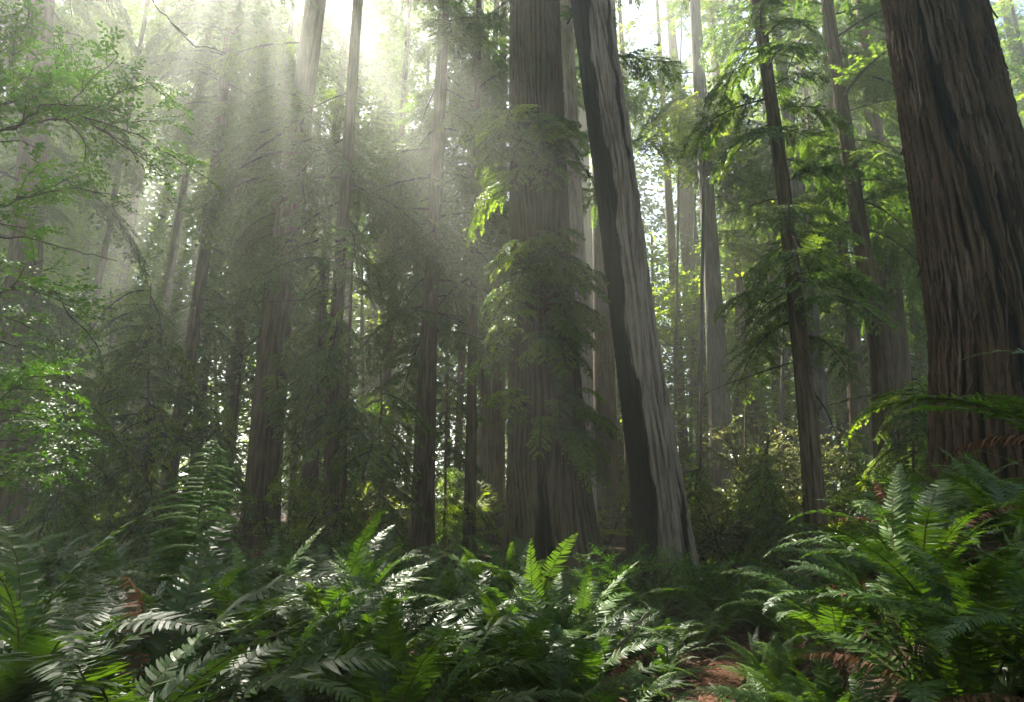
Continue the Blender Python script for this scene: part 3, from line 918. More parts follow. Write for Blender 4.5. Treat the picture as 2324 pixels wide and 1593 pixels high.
# lower leafy trees that close the gaps between the far trunks
low_spots = []
for i in range(30):
    x = 20 + 2290 * (i + rf.random() * 0.8) / 30
    Y = rf.uniform(31, 44)
    low_spots.append((at(x, 1100, Y).x, Y))
for i, (X, Y) in enumerate(low_spots):
    px = 1162 + X / (Y * CP) * F
    H = rf.uniform(13, 21) if px < 1300 else rf.uniform(18, 29)
    w = 0.36 * F / (Y * CP)
    t = tree('sunlit understory tree closing a gap between far trunks %s the central giant' % ('left of' if px < 1162 else 'right of'), Y,
             [(px, 1150, w), (px + rf.uniform(-8, 8), 900, w * 0.8)], H, [], seed=260 + i, nth=10, dz=1.5, name='understory_tree', group='sunlit understory trees behind', depth_=0.01)
    v, f = CROWN[rf.randrange(5)]
    a = rf.uniform(0, 6.28); kx = rf.uniform(0.75, 1.0); k = H / 40.0
    c, sn = math.cos(a) * kx, math.sin(a) * kx
    v = v.reshape(-1, 4, 3)
    ctr = v.mean(1, keepdims=True)
    v = (v - ctr) * 0.85 + ctr * np.array([1, 1, k])
    v = v[rf.randrange(2)::2]
    v = np.stack([v[..., 0] * c - v[..., 1] * sn, v[..., 0] * sn + v[..., 1] * c, v[..., 2]], -1)
    v = v[cut_gaps(v[:, 0] + np.array(t.location), -0.5)].reshape(-1, 3)
    obj('crown', np_mesh('crown', v, np.arange(len(v)).reshape(-1, 4), [M['needle_bright'] if rf.random() < 0.5 else M['broadleaf']]), t)

# the wood beyond and around: one mass in which nobody could count the trees
V, Fc, nv = [], [], 0
light = [make_crown(850 + i, clumps=50, kite=0.85, kw=0.22, n=70, Lmax=5.0, zlow=1.5) for i in range(3)]
rw = random.Random(12)
ring = []
for i in range(46):
    ring.append((rw.uniform(-1.15, 1.15) * 78, rw.uniform(66, 100)))
for i in range(10):  # out-of-view trees at the sides, thinned to tune the sky fill
    sx = -1 if i % 2 else 1
    Y = rw.uniform(-8, 26)
    ring.append((sx * (1.05 * max(Y, 0) + rw.uniform(10, 24)), Y))
for i in range(5):  # unseen trees behind the camera, added to cut sky light on the ferns
    ring.append((rw.uniform(-22, 22), rw.uniform(-26, -9)))
for i, (X, Y) in enumerate(ring):
    v, f = light[i % 3]
    a = rw.uniform(0, 6.28); k = rw.uniform(0.9, 1.12)
    c, sn = math.cos(a) * k, math.sin(a) * k
    v2 = np.stack([v[:, 0] * c - v[:, 1] * sn + X, v[:, 0] * sn + v[:, 1] * c + Y, v[:, 2] * k + gz(X, Y)], -1)
    v2 = v2.reshape(-1, 4, 3)
    v2 = v2[cut_gaps(v2[:, 0])].reshape(-1, 3)
    V.append(v2); Fc.append(np.arange(len(v2)).reshape(-1, 4) + nv); nv += len(v2)
    tb = np.array([[math.cos(q) * 0.45 * (1 if h == 0 else 0.12) + X, math.sin(q) * 0.45 * (1 if h == 0 else 0.12) + Y, gz(X, Y) - 0.1 + h] for h in (0, 40) for q in np.linspace(0, 6.2832, 8, endpoint=False)])
    V.append(tb); Fc.append(np.array([(q, (q + 1) % 8, 8 + (q + 1) % 8, 8 + q) for q in range(8)]) + nv); nv += 16
me = np_mesh('surrounding_wood', np.concatenate(V), np.concatenate(Fc), [M['needle'], M['bark']])
tag(obj('surrounding_wood', me), 'far green wood closing the view behind all the trunks, with unseen trees added beside and behind the camera', 'wood', kind='stuff')

# --- sunlit broadleaf trees behind the snag and at the right
def broad_tree(label, X, Y, H, zl, n, l0, l1, seed, protos=None):
    px = at(1162, 1150, Y)
    w = 0.22 * F / Y
    x = 1162 + X / depth((X, Y, 2.0)) * F
    return tree(label, Y, [(x, 1150, w), (x + 6, 800, w * 0.7)], H, [(protos or BROAD, 'branch', n, zl, H, l0, l1, None, 0, 0)], mat='bark_grey', seed=seed, name='broadleaf_tree', nth=16, dz=0.8, depth_=0.01, minr=0.03)


broad_tree('tall yellow-green broadleaf tree glowing right of the leaning snag', at(1520, 500, 31).x, 31, 24, 9, 70, 1.8, 3.4, 201)
broad_tree('sunlit broadleaf tree glowing left of the shaggy right giant', at(2110, 560, 25).x, 25, 20, 6, 60, 1.6, 3.0, 202)
broad_tree('bright broadleaf crown high up behind the near dark redwood', at(1690, 150, 34).x, 34, 32, 18, 50, 2.0, 3.6, 203)
broad_tree('airy yellow-green broadleaf tree in the gap between snag and pale hazy column', at(1545, 600, 22).x, 22, 19, 5, 96, 1.4, 2.8, 205)
broad_tree('yellow-green broadleaf tree behind the top of the leaning snag', at(1470, 250, 29).x, 29, 31, 10, 96, 1.8, 3.4, 206)
broad_tree('small sunlit broadleaf tree left of the near dark redwood', at(1725, 700, 24).x, 24, 15, 4, 70, 1.4, 2.6, 207)
broad_tree('pale green broadleaf tree deep in the left mist', at(300, 500, 30).x, 30, 20, 5, 50, 1.8, 3.2, 204)

# --- young conifers of the understory
def sapling(label, x, Y, H, n, l0, l1, seed, group=None):
    rr2 = random.Random(seed)
    p = at(x, 1150, Y)
    w = (0.012 * H + 0.02) * F / Y
    return tree(label, Y, [(x, 1150, w), (x + rr2.uniform(-4, 4), 1000, w * 0.8)], H + gz(p.x, Y), [(YOUNG, 'branch', n, 0.5, H * 0.97, l0, l1, None, 0, 14)], seed=seed, name='young_conifer', cat='tree', nth=10, dz=0.5, depth_=0.006, flare=0.1, minr=0.012, taper_top=0.15, group=group)


sapling('young conifer with level tiers behind the tall bracken', 480, 15, 4.6, 30, 0.8, 1.7, 301)
sapling('feathery young conifer in the left mist beyond the bracken', 330, 14, 7.0, 50, 1.2, 2.4, 302)
sapling('drooping young conifer right of the dark straight redwood', 870, 15, 5.0, 36, 0.9, 1.8, 304)
sapling('slender young conifer between snag and pale hazy column', 1590, 17, 4.8, 36, 0.8, 1.5, 306)
sapling('slender young conifer in front of the pale hazy column', 1690, 19, 6.0, 30, 0.8, 1.5, 307)
sapling('lush green young conifer against the straight brown redwood', 2075, 13.5, 4.6, 56, 0.8, 1.7, 308)
sapling('young conifer behind the fern bank left of the brown redwood', 1930, 17, 4.2, 44, 0.8, 1.7, 309)
sapling('dim young conifer at the far left behind the pale leafed bush', 150, 12, 4.8, 46, 0.9, 1.9, 310)
sapling('young conifer in the gap left of the clean furrowed column', 1010, 22, 6.5, 40, 1.0, 2.0, 311)
sapling('tall young conifer in the mist at the left edge', 60, 22, 10, 50, 1.4, 2.6, 312)
sapling('young conifer behind the slim leaning redwood', 250, 20, 9, 54, 1.4, 2.6, 313)
sapling('young conifer low between snag and near dark redwood', 1740, 13, 2.8, 34, 0.6, 1.2, 314)


# ------------------------------------------------------------------ shrubs
def shrub(name, label, x, Y, H, W, n, protos, plen, seed, group=None, X=None, lift=0.0):
    rr2 = random.Random(seed)
    X = at(x, 1200, Y).x if X is None else X
    base = Vector((X, Y, gz(X, Y) - 0.03 + lift))
    root = empty(name, base)
    tag(root, label, 'shrub', group)
    ns = 4
    stems = []
    for i in range(ns):
        a = i * 1.7 + rr2.random()
        tip = Vector((math.cos(a) * W * 0.35, math.sin(a) * W * 0.3, H * rr2.uniform(0.65, 0.9)))
        pts = [Vector((0.05 * math.cos(a), 0.05 * math.sin(a), 0)).lerp(tip, t) + Vector((math.sin(t * 5 + i) * 0.05 * H, math.cos(t * 4 + i) * 0.05 * H, 0)) * t for t in (0, .25, .5, .75, 1)]
        m = MB(); m.tube(pts, [0.012 * H * (1 - 0.75 * t) + 0.003 for t in (0, .25, .5, .75, 1)], 5)
        so = obj('stem', m.mesh('stem', [M['twig']], True), root)
        stems.append((pts, so))
    for k in range(n):
        st, so = stems[k % ns]
        t = rr2.uniform(0.2, 1.0)
        j = min(int(t * 4), 3)
        p = st[j].lerp(st[j + 1], t * 4 - j)
        a = rr2.uniform(0, 6.283)
        Lb = W * 0.5 * rr2.uniform(0.55, 1.0) * (1.15 - 0.5 * t)
        obj('leafy_branch', rr2.choice(protos), so, p, (R(rr2.uniform(-20, 20)), R(rr2.uniform(-45, 8)), a), Lb / plen)
    return root


shrub('huckleberry_bush', 'rounded dark green bush at the foot of the leaning snag', 1425, 8.7, 1.35, 1.6, 60, BUSH, 0.8, 401)
shrub('huckleberry_bush', 'low green bush between the central giant and the round bush', 1370, 10.5, 0.8, 1.2, 26, BUSH, 0.8, 402)
shrub('huckleberry_bush', 'dark low bush left of the central giant foot', 1060, 11.5, 0.8, 1.5, 30, BUSH, 0.8, 403)
shrub('huckleberry_bush', 'green bush in front of the snag on its right side', 1600, 10.5, 0.95, 1.8, 36, BUSH, 0.8, 404)
shrub('rhododendron', 'tall rhododendron with pale sunlit leaves left of the near dark redwood', 1775, 16, 4.2, 3.4, 80, RHODO, 0.9, 405)
shrub('rhododendron', 'shaded rhododendron thicket below the pale hazy column', 1680, 14.5, 2.3, 3.0, 56, RHODO, 0.9, 406)
shrub('rhododendron', 'rhododendron showing pale leaves between the near dark redwood and stump', 1895, 17.5, 3.4, 2.6, 50, RHODO, 0.9, 407)
shrub('broadleaf_shrub', 'bright green shrub before the straight brown redwood on the right', 2100, 16, 3.6, 2.6, 50, BROAD, 1.6, 408)
shrub('broadleaf_shrub', 'sunlit shrub low in the gap at the far left', 240, 13, 1.9, 2.2, 34, BROAD, 1.6, 409)
shrub('broadleaf_shrub', 'sunlit pale shrub far behind the clean furrowed column', 1030, 24, 2.4, 3.2, 36, BROAD, 1.6, 410)
shrub('broadleaf_shrub', 'sunlit low shrub far behind the dark straight redwood', 830, 21, 1.9, 3.6, 36, BROAD, 1.6, 411)
rs = random.Random(99)
for i in range(26):
    Y = rs.uniform(15, 30)
    x = 30 + 2260 * (i + rs.random() * 0.8) / 26
    shrub('understory_shrub', 'hazy understory shrub filling the gaps between distant trunk feet', x, Y, rs.uniform(1.6, 3.0), rs.uniform(2.6, 4.2), 26, BROAD if i % 3 else RHODO, 1.6 if i % 3 else 0.9, 430 + i, 'hazy shrubs between far trunks')


# ------------------------------------------------------------------ ferns
def make_frond(seed, L=1.0, phi0=20, phi1=95, npin=58, pl=0.105, pw=0.0076, stipe=0.16, curl=0.0, mat=None, side=0.0, dead=False):
    """A sword fern frond: rachis bending in the XZ plane, pinnae on both sides. phi from the vertical."""
    r = random.Random(seed)
    mb = MB()
    N = 40
    P = [Vector((0, 0, 0))]
    Tn = []
    for i in range(N):
        s = (i + 0.5) / N
        ph = R(phi0 + (phi1 - phi0) * s ** 1.5)
        sw = side * s * s
        t = Vector((math.sin(ph) * math.cos(sw), math.sin(ph) * math.sin(sw), math.cos(ph)))
        Tn.append(t)
        P.append(P[-1] + t * (L / N))
    Tn.append(Tn[-1])

    def pt(s):
        k = min(int(s * N), N - 1)
        f = s * N - k
        return P[k].lerp(P[k + 1], f), Tn[k]
    mb.tube([P[i] for i in range(0, N + 1, 3)] + [P[N]], [0.0045 * (1 - 0.8 * i / N) for i in range(0, N + 1, 3)] + [0.0008], 4, 0)
    for i in range(npin):
        s = stipe + (1 - stipe) * (i + 0.5) / npin
        u = (s - stipe) / (1 - stipe)
        shape = min(1.0, 0.45 + 2.6 * u) * (1 - u ** 2.2) ** 0.8
        for sd in (-1, 1):
            if dead and r.random() < 0.12: continue
            p, t = pt(min(0.999, s + (0.3 / npin if sd > 0 else 0)))
            sv = Vector((0, 0, 1)).cross(t)
            if sv.length < 0.02: sv = Vector((0, 1, 0))
            sv = (Vector((0, 1, 0)) if abs(side) < 0.01 else sv).normalized() * sd
            up = t.cross(sv) * sd
            up.normalize()
            if up.z < 0 and abs(t.z) < 0.95: up = -up
            l = pl * shape * r.uniform(0.88, 1.08) * L ** 0.5
            if l < 0.006: l = 0.006
            w = pw * (0.55 + 0.45 * shape) * r.uniform(0.9, 1.1)
            sweep = 0.22 + 0.5 * u + r.gauss(0, 0.06)
            lift = 0.10 + r.gauss(0, 0.10)
            cu = r.uniform(0.1, 0.35) + curl * r.uniform(0.7, 1.3)
            tw = r.gauss(0, 0.22) + (r.gauss(0, 0.9) if dead else 0)
            d = (sv + t * sweep + up * lift).normalized()
            wv = (t - d * t.dot(d)).normalized()
            wv = (wv * math.cos(tw) + up * math.sin(tw)).normalized()
            a = p + d * l * 0.12
            b = p + d * l * 0.5 - up * (cu * l * 0.18)
            c = p + d * l * 0.82 - up * (cu * l * 0.5) + t * l * 0.04
            e = p + d * l * 1.0 - up * (cu * l * 0.8) + t * l * 0.09
            mb.add([p - wv * w * 0.35, p + wv * w * 0.55, a - wv * w * 0.8, a + wv * w * 1.15, b - wv * w * 0.85, b + wv * w * 0.85, c - wv * w * 0.5, c + wv * w * 0.5, e],
                   [(0, 1, 3, 2), (2, 3, 5, 4), (4, 5, 7, 6), (6, 7, 8)], 1)
    return mb.mesh('frond', [M['rachis'], mat or M['fern']])


def make_lady(seed, L=0.8, phi0=25, phi1=95, npin=24, mat=None):
    """A finer, twice divided frond."""
    r = random.Random(seed)
    mb = MB()
    N = 30
    P = [Vector((0, 0, 0))]; Tn = []
    for i in range(N):
        ph = R(phi0 + (phi1 - phi0) * ((i + 0.5) / N) ** 1.3)
        t = Vector((math.sin(ph), 0, math.cos(ph)))
        Tn.append(t); P.append(P[-1] + t * L / N)
    Tn.append(Tn[-1])
    mb.tube([P[i] for i in range(0, N + 1, 3)], [0.004 * (1 - 0.85 * i / N) for i in range(0, N + 1, 3)], 4, 0)
    for i in range(npin):
        s = 0.18 + 0.82 * (i + 0.5) / npin
        u = (s - 0.18) / 0.82
        k = min(int(s * N), N - 1)
        p = P[k].lerp(P[k + 1], s * N - k); t = Tn[k]
        for sd in (-1, 1):
            sv = Vector((0, sd, 0)); up = t.cross(sv) * sd
            l = L * 0.20 * min(1, 0.5 + 2.5 * u) * (1 - u ** 1.8) * r.uniform(0.9, 1.1) + 0.008
            d = (sv + t * (0.25 + 0.4 * u) + up * r.gauss(0.05, 0.1)).normalized()
            np_ = max(3, int(l / 0.013))
            for q in range(np_):
                f = (q + 0.3) / np_
                b = p + d * l * f - up * (0.35 * l * f * f)
                pl_ = 0.030 * (1 - f) ** 0.7 * min(1, 0.6 + L * 0.4) * (l / (L * 0.2)) ** 0.5 + 0.003
                for s2 in (-1, 1):
                    e = (t * s2 * 0.95 + d * 0.45 + up * r.gauss(0, 0.2)).normalized()
                    w = d * 0.0058
                    mb.add([b - w, b + w, b + e * pl_ * 0.65 + w * 0.9, b + e * pl_, b + e * pl_ * 0.6 - w * 0.9], [(0, 1, 2, 3, 4)], 1)
    return mb.mesh('frond', [M['rachis'], mat or M['fern_young']])


SW = []
for i in range(12):
    SW.append(make_frond(500 + i, 1.0, [6, 12, 20, 28][i % 4], [75, 100, 118, 88, 130, 108][i % 6], 58, [0.095, 0.105, 0.115][i % 3], 0.0076, side=[-0.35, 0.0, 0.4, 0.15][i % 4]))
SWY = [make_frond(530 + i, 1.0, 10, 45 + 20 * i, 38, 0.105, 0.011, mat=M['fern_young'], side=0.1 * (i - 1)) for i in range(3)]
SWD = [make_frond(540 + i, 1.0, 50, 120 + 12 * i, 34, 0.085, 0.011, curl=1.2, mat=M['fern_dead'], dead=True, side=0.3 * (i - 1)) for i in range(3)]
LADY = [make_lady(560 + i, 0.8, 20 + 6 * i, 80 + 14 * i) for i in range(3)]
nfern = 0


def fern(label, X, Y, size, n=16, seed=0, group=None, young=0.0, dead=0, lady=False, tilt=None, lift=0.0, name='sword_fern', tuck=0.04):
    """A crown of fronds; size = frond length in metres."""
    rr2 = random.Random(seed * 13 + 5)
    root = empty(name, (X, Y, gz(X, Y) + lift - tuck))
    tag(root, label, 'fern', group)
    for k in range(n):
        a = k * 2.399963 + rr2.uniform(-0.35, 0.35) + seed
        s = size * rr2.uniform(0.75, 1.12)
        if lady: pr = LADY; s = s / 0.8
        elif rr2.random() < young: pr = SWY
        else: pr = SW
        inner = (k / n)
        lean = R(8 - 22 * (1 - inner) + rr2.uniform(-8, 12) + 6)
        obj('frond', rr2.choice(pr), root, (0.03 * math.cos(a), 0.03 * math.sin(a), 0), (R(rr2.uniform(-14, 14)), lean, a), (s, s * rr2.uniform(0.9, 1.1), s))
    for k in range(dead):
        a = rr2.uniform(0, 6.283)
        s = size * rr2.uniform(0.6, 0.95)
        o = obj('dead_frond', rr2.choice(SWD), root, (0, 0, 0.05), (R(rr2.uniform(-25, 25)), R(rr2.uniform(-45, 25)), a), s)
        o['label'] = 'dead rust-brown frond'
    return root


# near, individually readable ferns
fern('large sword fern spreading long glossy fronds at the lower left corner', -1.75, 2.55, 1.45, 18, 1)
fern('tall sword fern at the left edge with fronds level with the bracken', -2.35, 3.05, 1.75, 20, 2)
fern('dark sword fern low at bottom left with arching silvery fronds', -0.95, 2.75, 0.95, 18, 3)
fern('sword fern sending one long arching frond towards the bracken', -1.85, 3.25, 1.75, 16, 4, dead=1)
fern('sword fern at the foot of the tall bracken', -1.35, 3.9, 1.05, 20, 5, dead=1)
fern('big sword fern on the right bank with broad drooping fronds', 2.15, 3.0, 1.15, 24, 6, dead=2)
fern('sword fern crowning the right bank below the shaggy trunk', 2.75, 4.3, 1.1, 22, 7, dead=5)
fern('sword fern arching over the path side of the right bank', 1.75, 3.55, 1.0, 20, 8, dead=2)
fern('sword fern in the bottom right corner with curling fronds', 2.05, 2.35, 0.95, 18, 9, dead=2)
fern('tall dark sword fern leaning in from the right edge', 3.05, 2.9, 1.45, 20, 10, lift=0.35, dead=2)
fern('sword fern on the outer tip of the right bank lit along its edge', 2.45, 4.9, 1.05, 20, 11)
fern('sword fern half hidden behind the crowning fern on the right bank', 3.3, 4.9, 1.05, 18, 12, dead=4)
fern('fine-leaved pale green lady fern beside the path at the bottom right', 1.55, 3.9, 0.62, 18, 13, lady=True, name='lady_fern')
fern('fine-leaved lady fern behind the first one on the path edge', 2.0, 4.7, 0.6, 18, 14, lady=True, name='lady_fern')
fern('lady fern spilling over the bank foot nearest the bottom edge', 1.72, 3.3, 0.6, 18, 31, lady=True, name='lady_fern')
fern('lady fern between the arching sword fern and the path', 1.72, 4.25, 0.6, 18, 32, lady=True, name='lady_fern')
fern('sword fern with brown lower fronds at the bottom of the right bank', 1.62, 2.75, 0.8, 18, 33, dead=3)
fern('lady fern tucked under the outer tip of the right bank', 2.15, 5.35, 0.6, 16, 34, lady=True, name='lady_fern')
fern('sword fern filling the hollow behind the bottom right fern', 1.95, 2.85, 1.0, 18, 35, dead=1)
fern('small sword fern leaning over the left edge of the path bend', 1.42, 6.25, 0.62, 14, 36, dead=1)
fern('small sword fern leaning over the right edge of the path bend', 2.38, 6.3, 0.6, 14, 37, dead=1)
fern('small sword fern closing the path where it bends away', 2.1, 7.5, 0.7, 15, 38)
fern('small lady fern left of the red dirt path', 1.05, 5.6, 0.45, 14, 15, lady=True, name='lady_fern')
fern('small lady fern under the right bank beside the path bend', 2.5, 5.9, 0.5, 14, 16, lady=True, name='lady_fern')
fern('sunlit sword fern in the middle of the bed with feathered white highlights', -0.15, 5.0, 1.4, 20, 17, young=0.12)
fern('sunlit sword fern with yellow-green upright fronds before the central giant', 0.35, 6.1, 1.45, 18, 18, young=0.3)
fern('sword fern with a long low frond reaching towards the path', 0.75, 4.6, 0.95, 18, 19, dead=2)
fern('dark sword fern at bottom centre with a dead brown frond', -0.15, 3.6, 0.85, 18, 20, dead=3)

# the rest of the bed, by stretch
rb = random.Random(41)
placed = [(1.42, 6.25), (2.38, 6.3), (2.1, 7.5), (1.2, 5.15), (1.5, 3.3), (1.72, 4.25), (1.35, 2.75), (2.15, 5.35), (1.95, 2.85), (-1.75, 2.55), (-2.75, 3.0), (-0.95, 2.75), (-1.9, 3.5), (-1.35, 3.9), (2.15, 3.0), (2.75, 4.3), (1.75, 3.55), (2.05, 2.35), (3.05, 2.9), (2.45, 4.9), (3.3, 4.9), (1.55, 3.9), (2.0, 4.7), (1.05, 5.6), (2.5, 5.9), (-0.15, 5.0), (0.35, 6.1), (0.75, 4.6), (-0.15, 3.6)]


def scatter(count, ylo, yhi, xlo, xhi, mind, label, group, size, nlo, nhi, **k):
    done = t = 0
    while done < count and t < 3000:
        t += 1
        Y = rb.uniform(ylo, yhi)
        X = rb.uniform(xlo(Y), xhi(Y))
        if abs(X - float(path_x(Y))) < (0.5 if Y < 7.5 else 0.2): continue
        if any((X - a) ** 2 + (Y - b) ** 2 < mind * mind for a, b in placed): continue
        if abs(Y - 13) < 1.4 and abs(X - 0.9) < 1.5: continue
        placed.append((X, Y))
        fern(label, X, Y, rb.uniform(*size), rb.randint(nlo, nhi), 50 + len(placed), group, young=0.07, dead=rb.randint(1, 2) if rb.random() < 0.35 else 0, **k)
        done += 1


scatter(20, 3.4, 7.6, lambda Y: -1.6 - 0.0 * Y, lambda Y: min(0.9, float(path_x(Y)) - 0.7), 0.52,
        'sword fern in the crowded sunlit bed before the central giant', 'ferns of the central bed', (1.2, 1.6), 12, 16)
scatter(22, 3.2, 9.0, lambda Y: -0.85 * Y - 0.4, lambda Y: -1.6, 0.6,
        'sword fern in the shaded bed left of and behind the tall bracken', 'ferns of the left bed', (1.0, 1.4), 14, 18)
scatter(16, 3.2, 8.5, lambda Y: float(path_x(Y)) + 0.65, lambda Y: 0.9 * Y + 0.6, 0.55,
        'sword fern packed on the slope of the right bank', 'ferns of the right bank', (0.9, 1.25), 14, 19)
scatter(20, 5.9, 9.6, lambda Y: 0.75, lambda Y: 3.4, 0.42,
        'sword fern crowding the dip between the path bend and the round bush', 'ferns of the dip by the path', (0.6, 0.9), 13, 17)
scatter(26, 7.0, 12.5, lambda Y: -0.25 * Y, lambda Y: 0.5 * Y, 0.6,
        'small sword fern on the forest floor around the feet of the giant and snag', 'ferns around the giant trunks', (0.5, 0.8), 11, 15)
scatter(26, 9.0, 15, lambda Y: -0.85 * Y, lambda Y: -0.2 * Y, 0.9,
        'sword fern in dim misty understory beneath the left redwoods', 'ferns under the misty left trees', (0.8, 1.1), 10, 14)


# tall bracken with flat layered pinnae
def bracken(label, X, Y, H, seed, face=-90, blade=0.48, wide=0.33, lean=0.0):
    r = random.Random(seed)
    root = empty('bracken', (X, Y, gz(X, Y) - 0.03))
    tag(root, label, 'fern')
    st = MB()
    pts = [Vector((lean * (t ** 2) + 0.015 * math.sin(t * 6), 0.10 * t * t, H * t)) for t in [i / 16 for i in range(17)]]
    st.tube(pts, [0.007 * (1 - 0.85 * i / 16) for i in range(17)], 6)
    obj('stalk', st.mesh('stalk', [M['rachis']], True), root)
    n = 22
    for i in range(n):
        u = i / (n - 1)                                   # 0 low .. 1 tip
        t = 1 - blade + blade * (u ** 0.72) * 0.995
        p = pts[0].lerp(pts[0], 0)
        kk = min(int(t * 16), 15)
        p = pts[kk].lerp(pts[kk + 1], t * 16 - kk)
        for sd in (-1, 1):
            mb = MB()
            l = wide * (1 - u ** 1.6) ** 0.75 * min(1, 0.78 + 1.2 * u) * r.uniform(0.78, 1.08) + 0.03
            dirv = Vector((sd, -0.25 + r.uniform(-0.35, 0.35), 0.22 - 0.12 * u + r.gauss(0, 0.05))).normalized()
            m = 14
            q = [p + dirv * (l * j / m) + Vector((0, 0, -0.30 * l * (j / m) ** 2)) for j in range(m + 1)]
            mb.tube(q[::2], [0.0018 * (1 - 0.8 * j / m) for j in range(0, m + 1, 2)], 3, 0)
            cnt = max(8, int(l / 0.0125))
            for c in range(cnt):
                f = (c + 0.6) / cnt
                j = min(int(f * m), m - 1)
                b = q[j].lerp(q[j + 1], f * m - j)
                e = (q[j + 1] - q[j]).normalized()
                pl_ = 0.042 * (1 - f) ** 0.6 * (0.55 + 0.45 * (1 - u)) + 0.006
                for s2 in (-1, 1):
                    v = (Vector((0, s2 * 0.85, s2 * 0.45 - 0.2)) + e * 0.45 + Vector((0, 0, r.gauss(0, 0.15)))).normalized()
                    w = e * 0.0066
                    mb.add([b - w, b + w, b + v * pl_ * 0.55 + w * 1.0, b + v * pl_, b + v * pl_ * 0.55 - w * 1.0], [(0, 1, 2, 3, 4)], 1)
            obj('pinna', mb.mesh('pinna', [M['rachis'], M['bracken']]), root)
    return root


pb = at(437, 1250, 4.0)
bracken('tall bracken frond with tiers of feathery pinnae above the left ferns', pb.x, 4.0, 2.04 - gz(pb.x, 4.0) + 0.02, 601, blade=0.40, wide=0.30)
pb = at(410, 1300, 4.25)
bracken('shorter second bracken stalk just left of the tall bracken', pb.x, 4.25, 1.55 - gz(pb.x, 4.25), 602, blade=0.34, wide=0.24, lean=-0.05)


# ------------------------------------------------------------------ huckleberry branches reaching in at the left
def branch_shrub(label, Y, stem_pts, lines, seed, density=0.05, leaf_scale=1.0, protos=None, bare=(), mat=None, X0=None):
    rr2 = random.Random(seed)
    base = Vector(stem_pts[0])
    root = empty('huckleberry_shrub', base)
    tag(root, label, 'shrub')
    m = MB()
    sp = [Vector(p) - base for p in stem_pts]
    m.tube(sp, [0.022 * (1 - 0.6 * i / (len(sp) - 1)) for i in range(len(sp))], 7)
    obj('stem', m.mesh('stem', [M['twig']], True), root)
    for li, ln in enumerate(lines):
        pts = []
        for k, q in enumerate(ln):
            x, y = q[:2]
            yy = Y + (q[2] if len(q) > 2 else 0.0)
            pts.append(at(x, y, yy) - base)
        fine = []
        for a, b in zip(pts[:-1], pts[1:]):
            ns = max(2, int((b - a).length / 0.06))
            for i in range(ns):
                fine.append(a.lerp(b, i / ns) + Vector((rr2.gauss(0, .006), rr2.gauss(0, .012), rr2.gauss(0, .006))))
        fine.append(pts[-1])
        n = len(fine)
        r0 = 0.007 if li == 0 else 0.0045
        m = MB(); m.tube(fine, [r0 * (1 - 0.8 * i / n) + 0.0008 for i in range(n)], 5)
        br = obj('branch', m.mesh('branch', [M['twig']], True), root)
        if li in bare: continue
        tot = sum((fine[i + 1] - fine[i]).length for i in range(n - 1))
        cnt = int(tot / density)
        for k in range(cnt):
            s = (k + rr2.random()) / cnt
            if s < 0.08: continue
            i = min(int(s * (n - 1)), n - 2)
            e = (fine[i + 1] - fine[i]).normalized()
            az = math.atan2(e.y, e.x)
            el = math.asin(max(-1, min(1, e.z)))
            sd = 1 if k % 2 else -1
            ang = sd * R(rr2.uniform(15, 70))
            obj('leafy_twig', rr2.choice(protos or BERRY), br, fine[i], (R(rr2.uniform(-30, 30)), -el * 0.8 + R(rr2.uniform(-28, 22)), az + ang), leaf_scale * rr2.uniform(0.65, 1.1) * (1.1 - 0.4 * s))
    return root


s0 = Vector((-3.55, 3.1, gz(-3.55, 3.1)))
branch_shrub('backlit huckleberry shrub reaching leafy branches in from the upper left', 3.0,
             [s0, s0 + Vector((0.05, 0.05, 1.2)), s0 + Vector((0.15, -0.05, 2.4)), s0 + Vector((0.3, 0, 3.6)), s0 + Vector((0.25, 0.05, 4.6))],
             [[(-120, 330), (60, 285), (170, 262), (300, 300), (430, 378)],
              [(-60, 250), (20, 160), (60, 60), (70, 20)], [(60, 285), (110, 200, .1), (150, 110, .15), (120, 60, .2)], [(120, 270), (200, 190, -.1), (265, 130, -.1)],
              [(170, 262), (260, 220), (340, 185), (375, 215)], [(230, 280), (320, 270, .1), (385, 275, .1)], [(200, 275), (280, 330, -.1), (365, 385, -.1)], [(150, 270), (200, 330, .1), (190, 370, .1)],
              [(-100, 190), (-20, 130), (30, 90)], [(-80, 310), (40, 230, .1), (140, 180, .15), (230, 150, .2)], [(20, 300), (90, 240, -.15), (190, 240, -.2), (280, 250, -.2)], [(-110, 120), (-40, 60), (40, 30)], [(-60, 290), (30, 210, -.1), (80, 150, -.1)],
              [(-120, 500), (40, 455), (150, 425), (295, 447)], [(40, 455), (120, 420), (160, 400)], [(-60, 500), (30, 510), (60, 520)],
              [(-100, 530), (60, 540), (265, 592)], [(300, -60, .3), (390, 55, .3), (440, 100, .3), (512, 121, .3)], [(-80, 330), (50, 320), (100, 345)], [(390, 55, .3), (412, 70, .3), (425, 78, .3)]],
             700, 0.07, bare=(16, 17, 18, 19))
s1 = Vector((-3.6, 3.4, gz(-3.6, 3.4)))
branch_shrub('dark huckleberry shrub in shade at the left edge halfway up', 3.4,
             [s1, s1 + Vector((0.1, 0.0, 0.9)), s1 + Vector((0.2, 0.05, 1.8)), s1 + Vector((0.15, 0, 2.7))],
             [[(-120, 720), (40, 650), (120, 660), (230, 800)], [(20, 660), (60, 610), (100, 590)], [(-60, 640), (20, 590), (70, 600)], [(70, 655), (150, 690), (200, 720)], [(-40, 700), (60, 740), (150, 790)], [(-60, 760), (50, 790), (120, 830)], [(40, 655, .1), (110, 630, .1), (175, 660, .1)]],
             710, 0.085)
s2 = Vector((-4.9, 4.9, gz(-4.9, 4.9)))
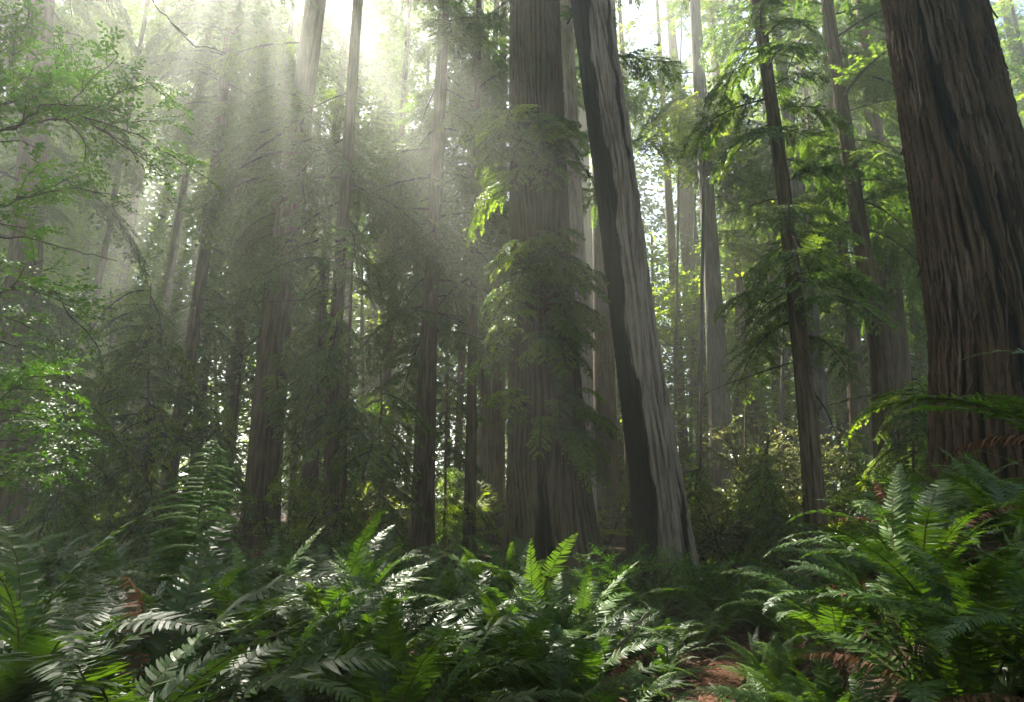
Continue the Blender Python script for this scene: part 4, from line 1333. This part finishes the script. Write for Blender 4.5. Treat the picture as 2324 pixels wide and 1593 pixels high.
branch_shrub('yellow-green leafy shrub glowing at the left edge above the ferns', 4.7,
             [s2, s2 + Vector((0.1, 0.0, 0.8)), s2 + Vector((0.2, 0.05, 1.6)), s2 + Vector((0.15, 0, 2.4))],
             [[(-80, 960), (40, 880), (120, 890), (165, 930)], [(-60, 900), (30, 840), (100, 830)], [(0, 930), (80, 940), (170, 980), (190, 1060)], [(-40, 1000), (60, 1000), (140, 1030), (165, 1090)], [(-60, 1040), (40, 1050), (110, 1090)], [(20, 890, .3), (70, 860, .3), (140, 850, .3)], [(-20, 960, .3), (60, 950, .3), (120, 960, .3)], [(-60, 1080, .1), (10, 1080, .1), (60, 1110, .1)]],
             720, 0.07, 1.25)

# ------------------------------------------------------------------ fallen sticks
def stick(label, p0, p1, rad, seed):
    r = random.Random(seed)
    p0, p1 = Vector(p0), Vector(p1)
    root = empty('fallen_branch', p0)
    tag(root, label, 'branch')
    n = 9
    pts = [Vector((0, 0, 0)).lerp(p1 - p0, i / n) + Vector((r.gauss(0, rad), r.gauss(0, rad), r.gauss(0, rad * 0.8))) for i in range(n + 1)]
    m = MB(); m.tube(pts, [rad * (1 - 0.6 * i / n) for i in range(n + 1)], 7, 0, True)
    obj('stem', m.mesh('stem', [M['deadtwig']], True), root)
    for j in range(3):
        k = r.randint(2, n - 1)
        q = [pts[k], pts[k] + Vector((r.uniform(-.2, .2), r.uniform(-.1, .1), r.uniform(0.05, .2)))]
        m = MB(); m.tube(q, [rad * 0.35, rad * 0.1], 4)
        obj('side_twig', m.mesh('side_twig', [M['deadtwig']]), root)


stick('grey dead branch leaning among the ferns left of the path', at(1395, 1475, 5.2), at(1470, 1390, 5.5), 0.014, 1)
stick('thin brown dead branch lying beside the path edge', (1.0, 6.4, gz(1.0, 6.4) + 0.03), (1.7, 7.4, gz(1.7, 7.4) + 0.06), 0.02, 2)

# ------------------------------------------------------------------ haze
hm, ht, hout = nt('haze')
pv_ = ht.nodes.new('ShaderNodeVolumePrincipled')
pv_.inputs['Color'].default_value = (0.94, 0.97, 0.88, 1)
pv_.inputs['Density'].default_value = HAZE_DENSITY
pv_.inputs['Anisotropy'].default_value = HAZE_G
ht.links.new(pv_.outputs['Volume'], hout.inputs['Volume'])
hb = MB()
x0, x1, y0, y1, z0, z1 = -262, 262, -122, 422, -2.5, 48.5
hb.add([(x0, y0, z0), (x1, y0, z0), (x1, y1, z0), (x0, y1, z0), (x0, y0, z1), (x1, y0, z1), (x1, y1, z1), (x0, y1, z1)],
       [(0, 3, 2, 1), (4, 5, 6, 7), (0, 1, 5, 4), (1, 2, 6, 5), (2, 3, 7, 6), (3, 0, 4, 7)])
tag(obj('haze', hb.mesh('haze', [hm])), 'thin sunlit morning mist hanging through the whole forest', 'haze', kind='stuff')
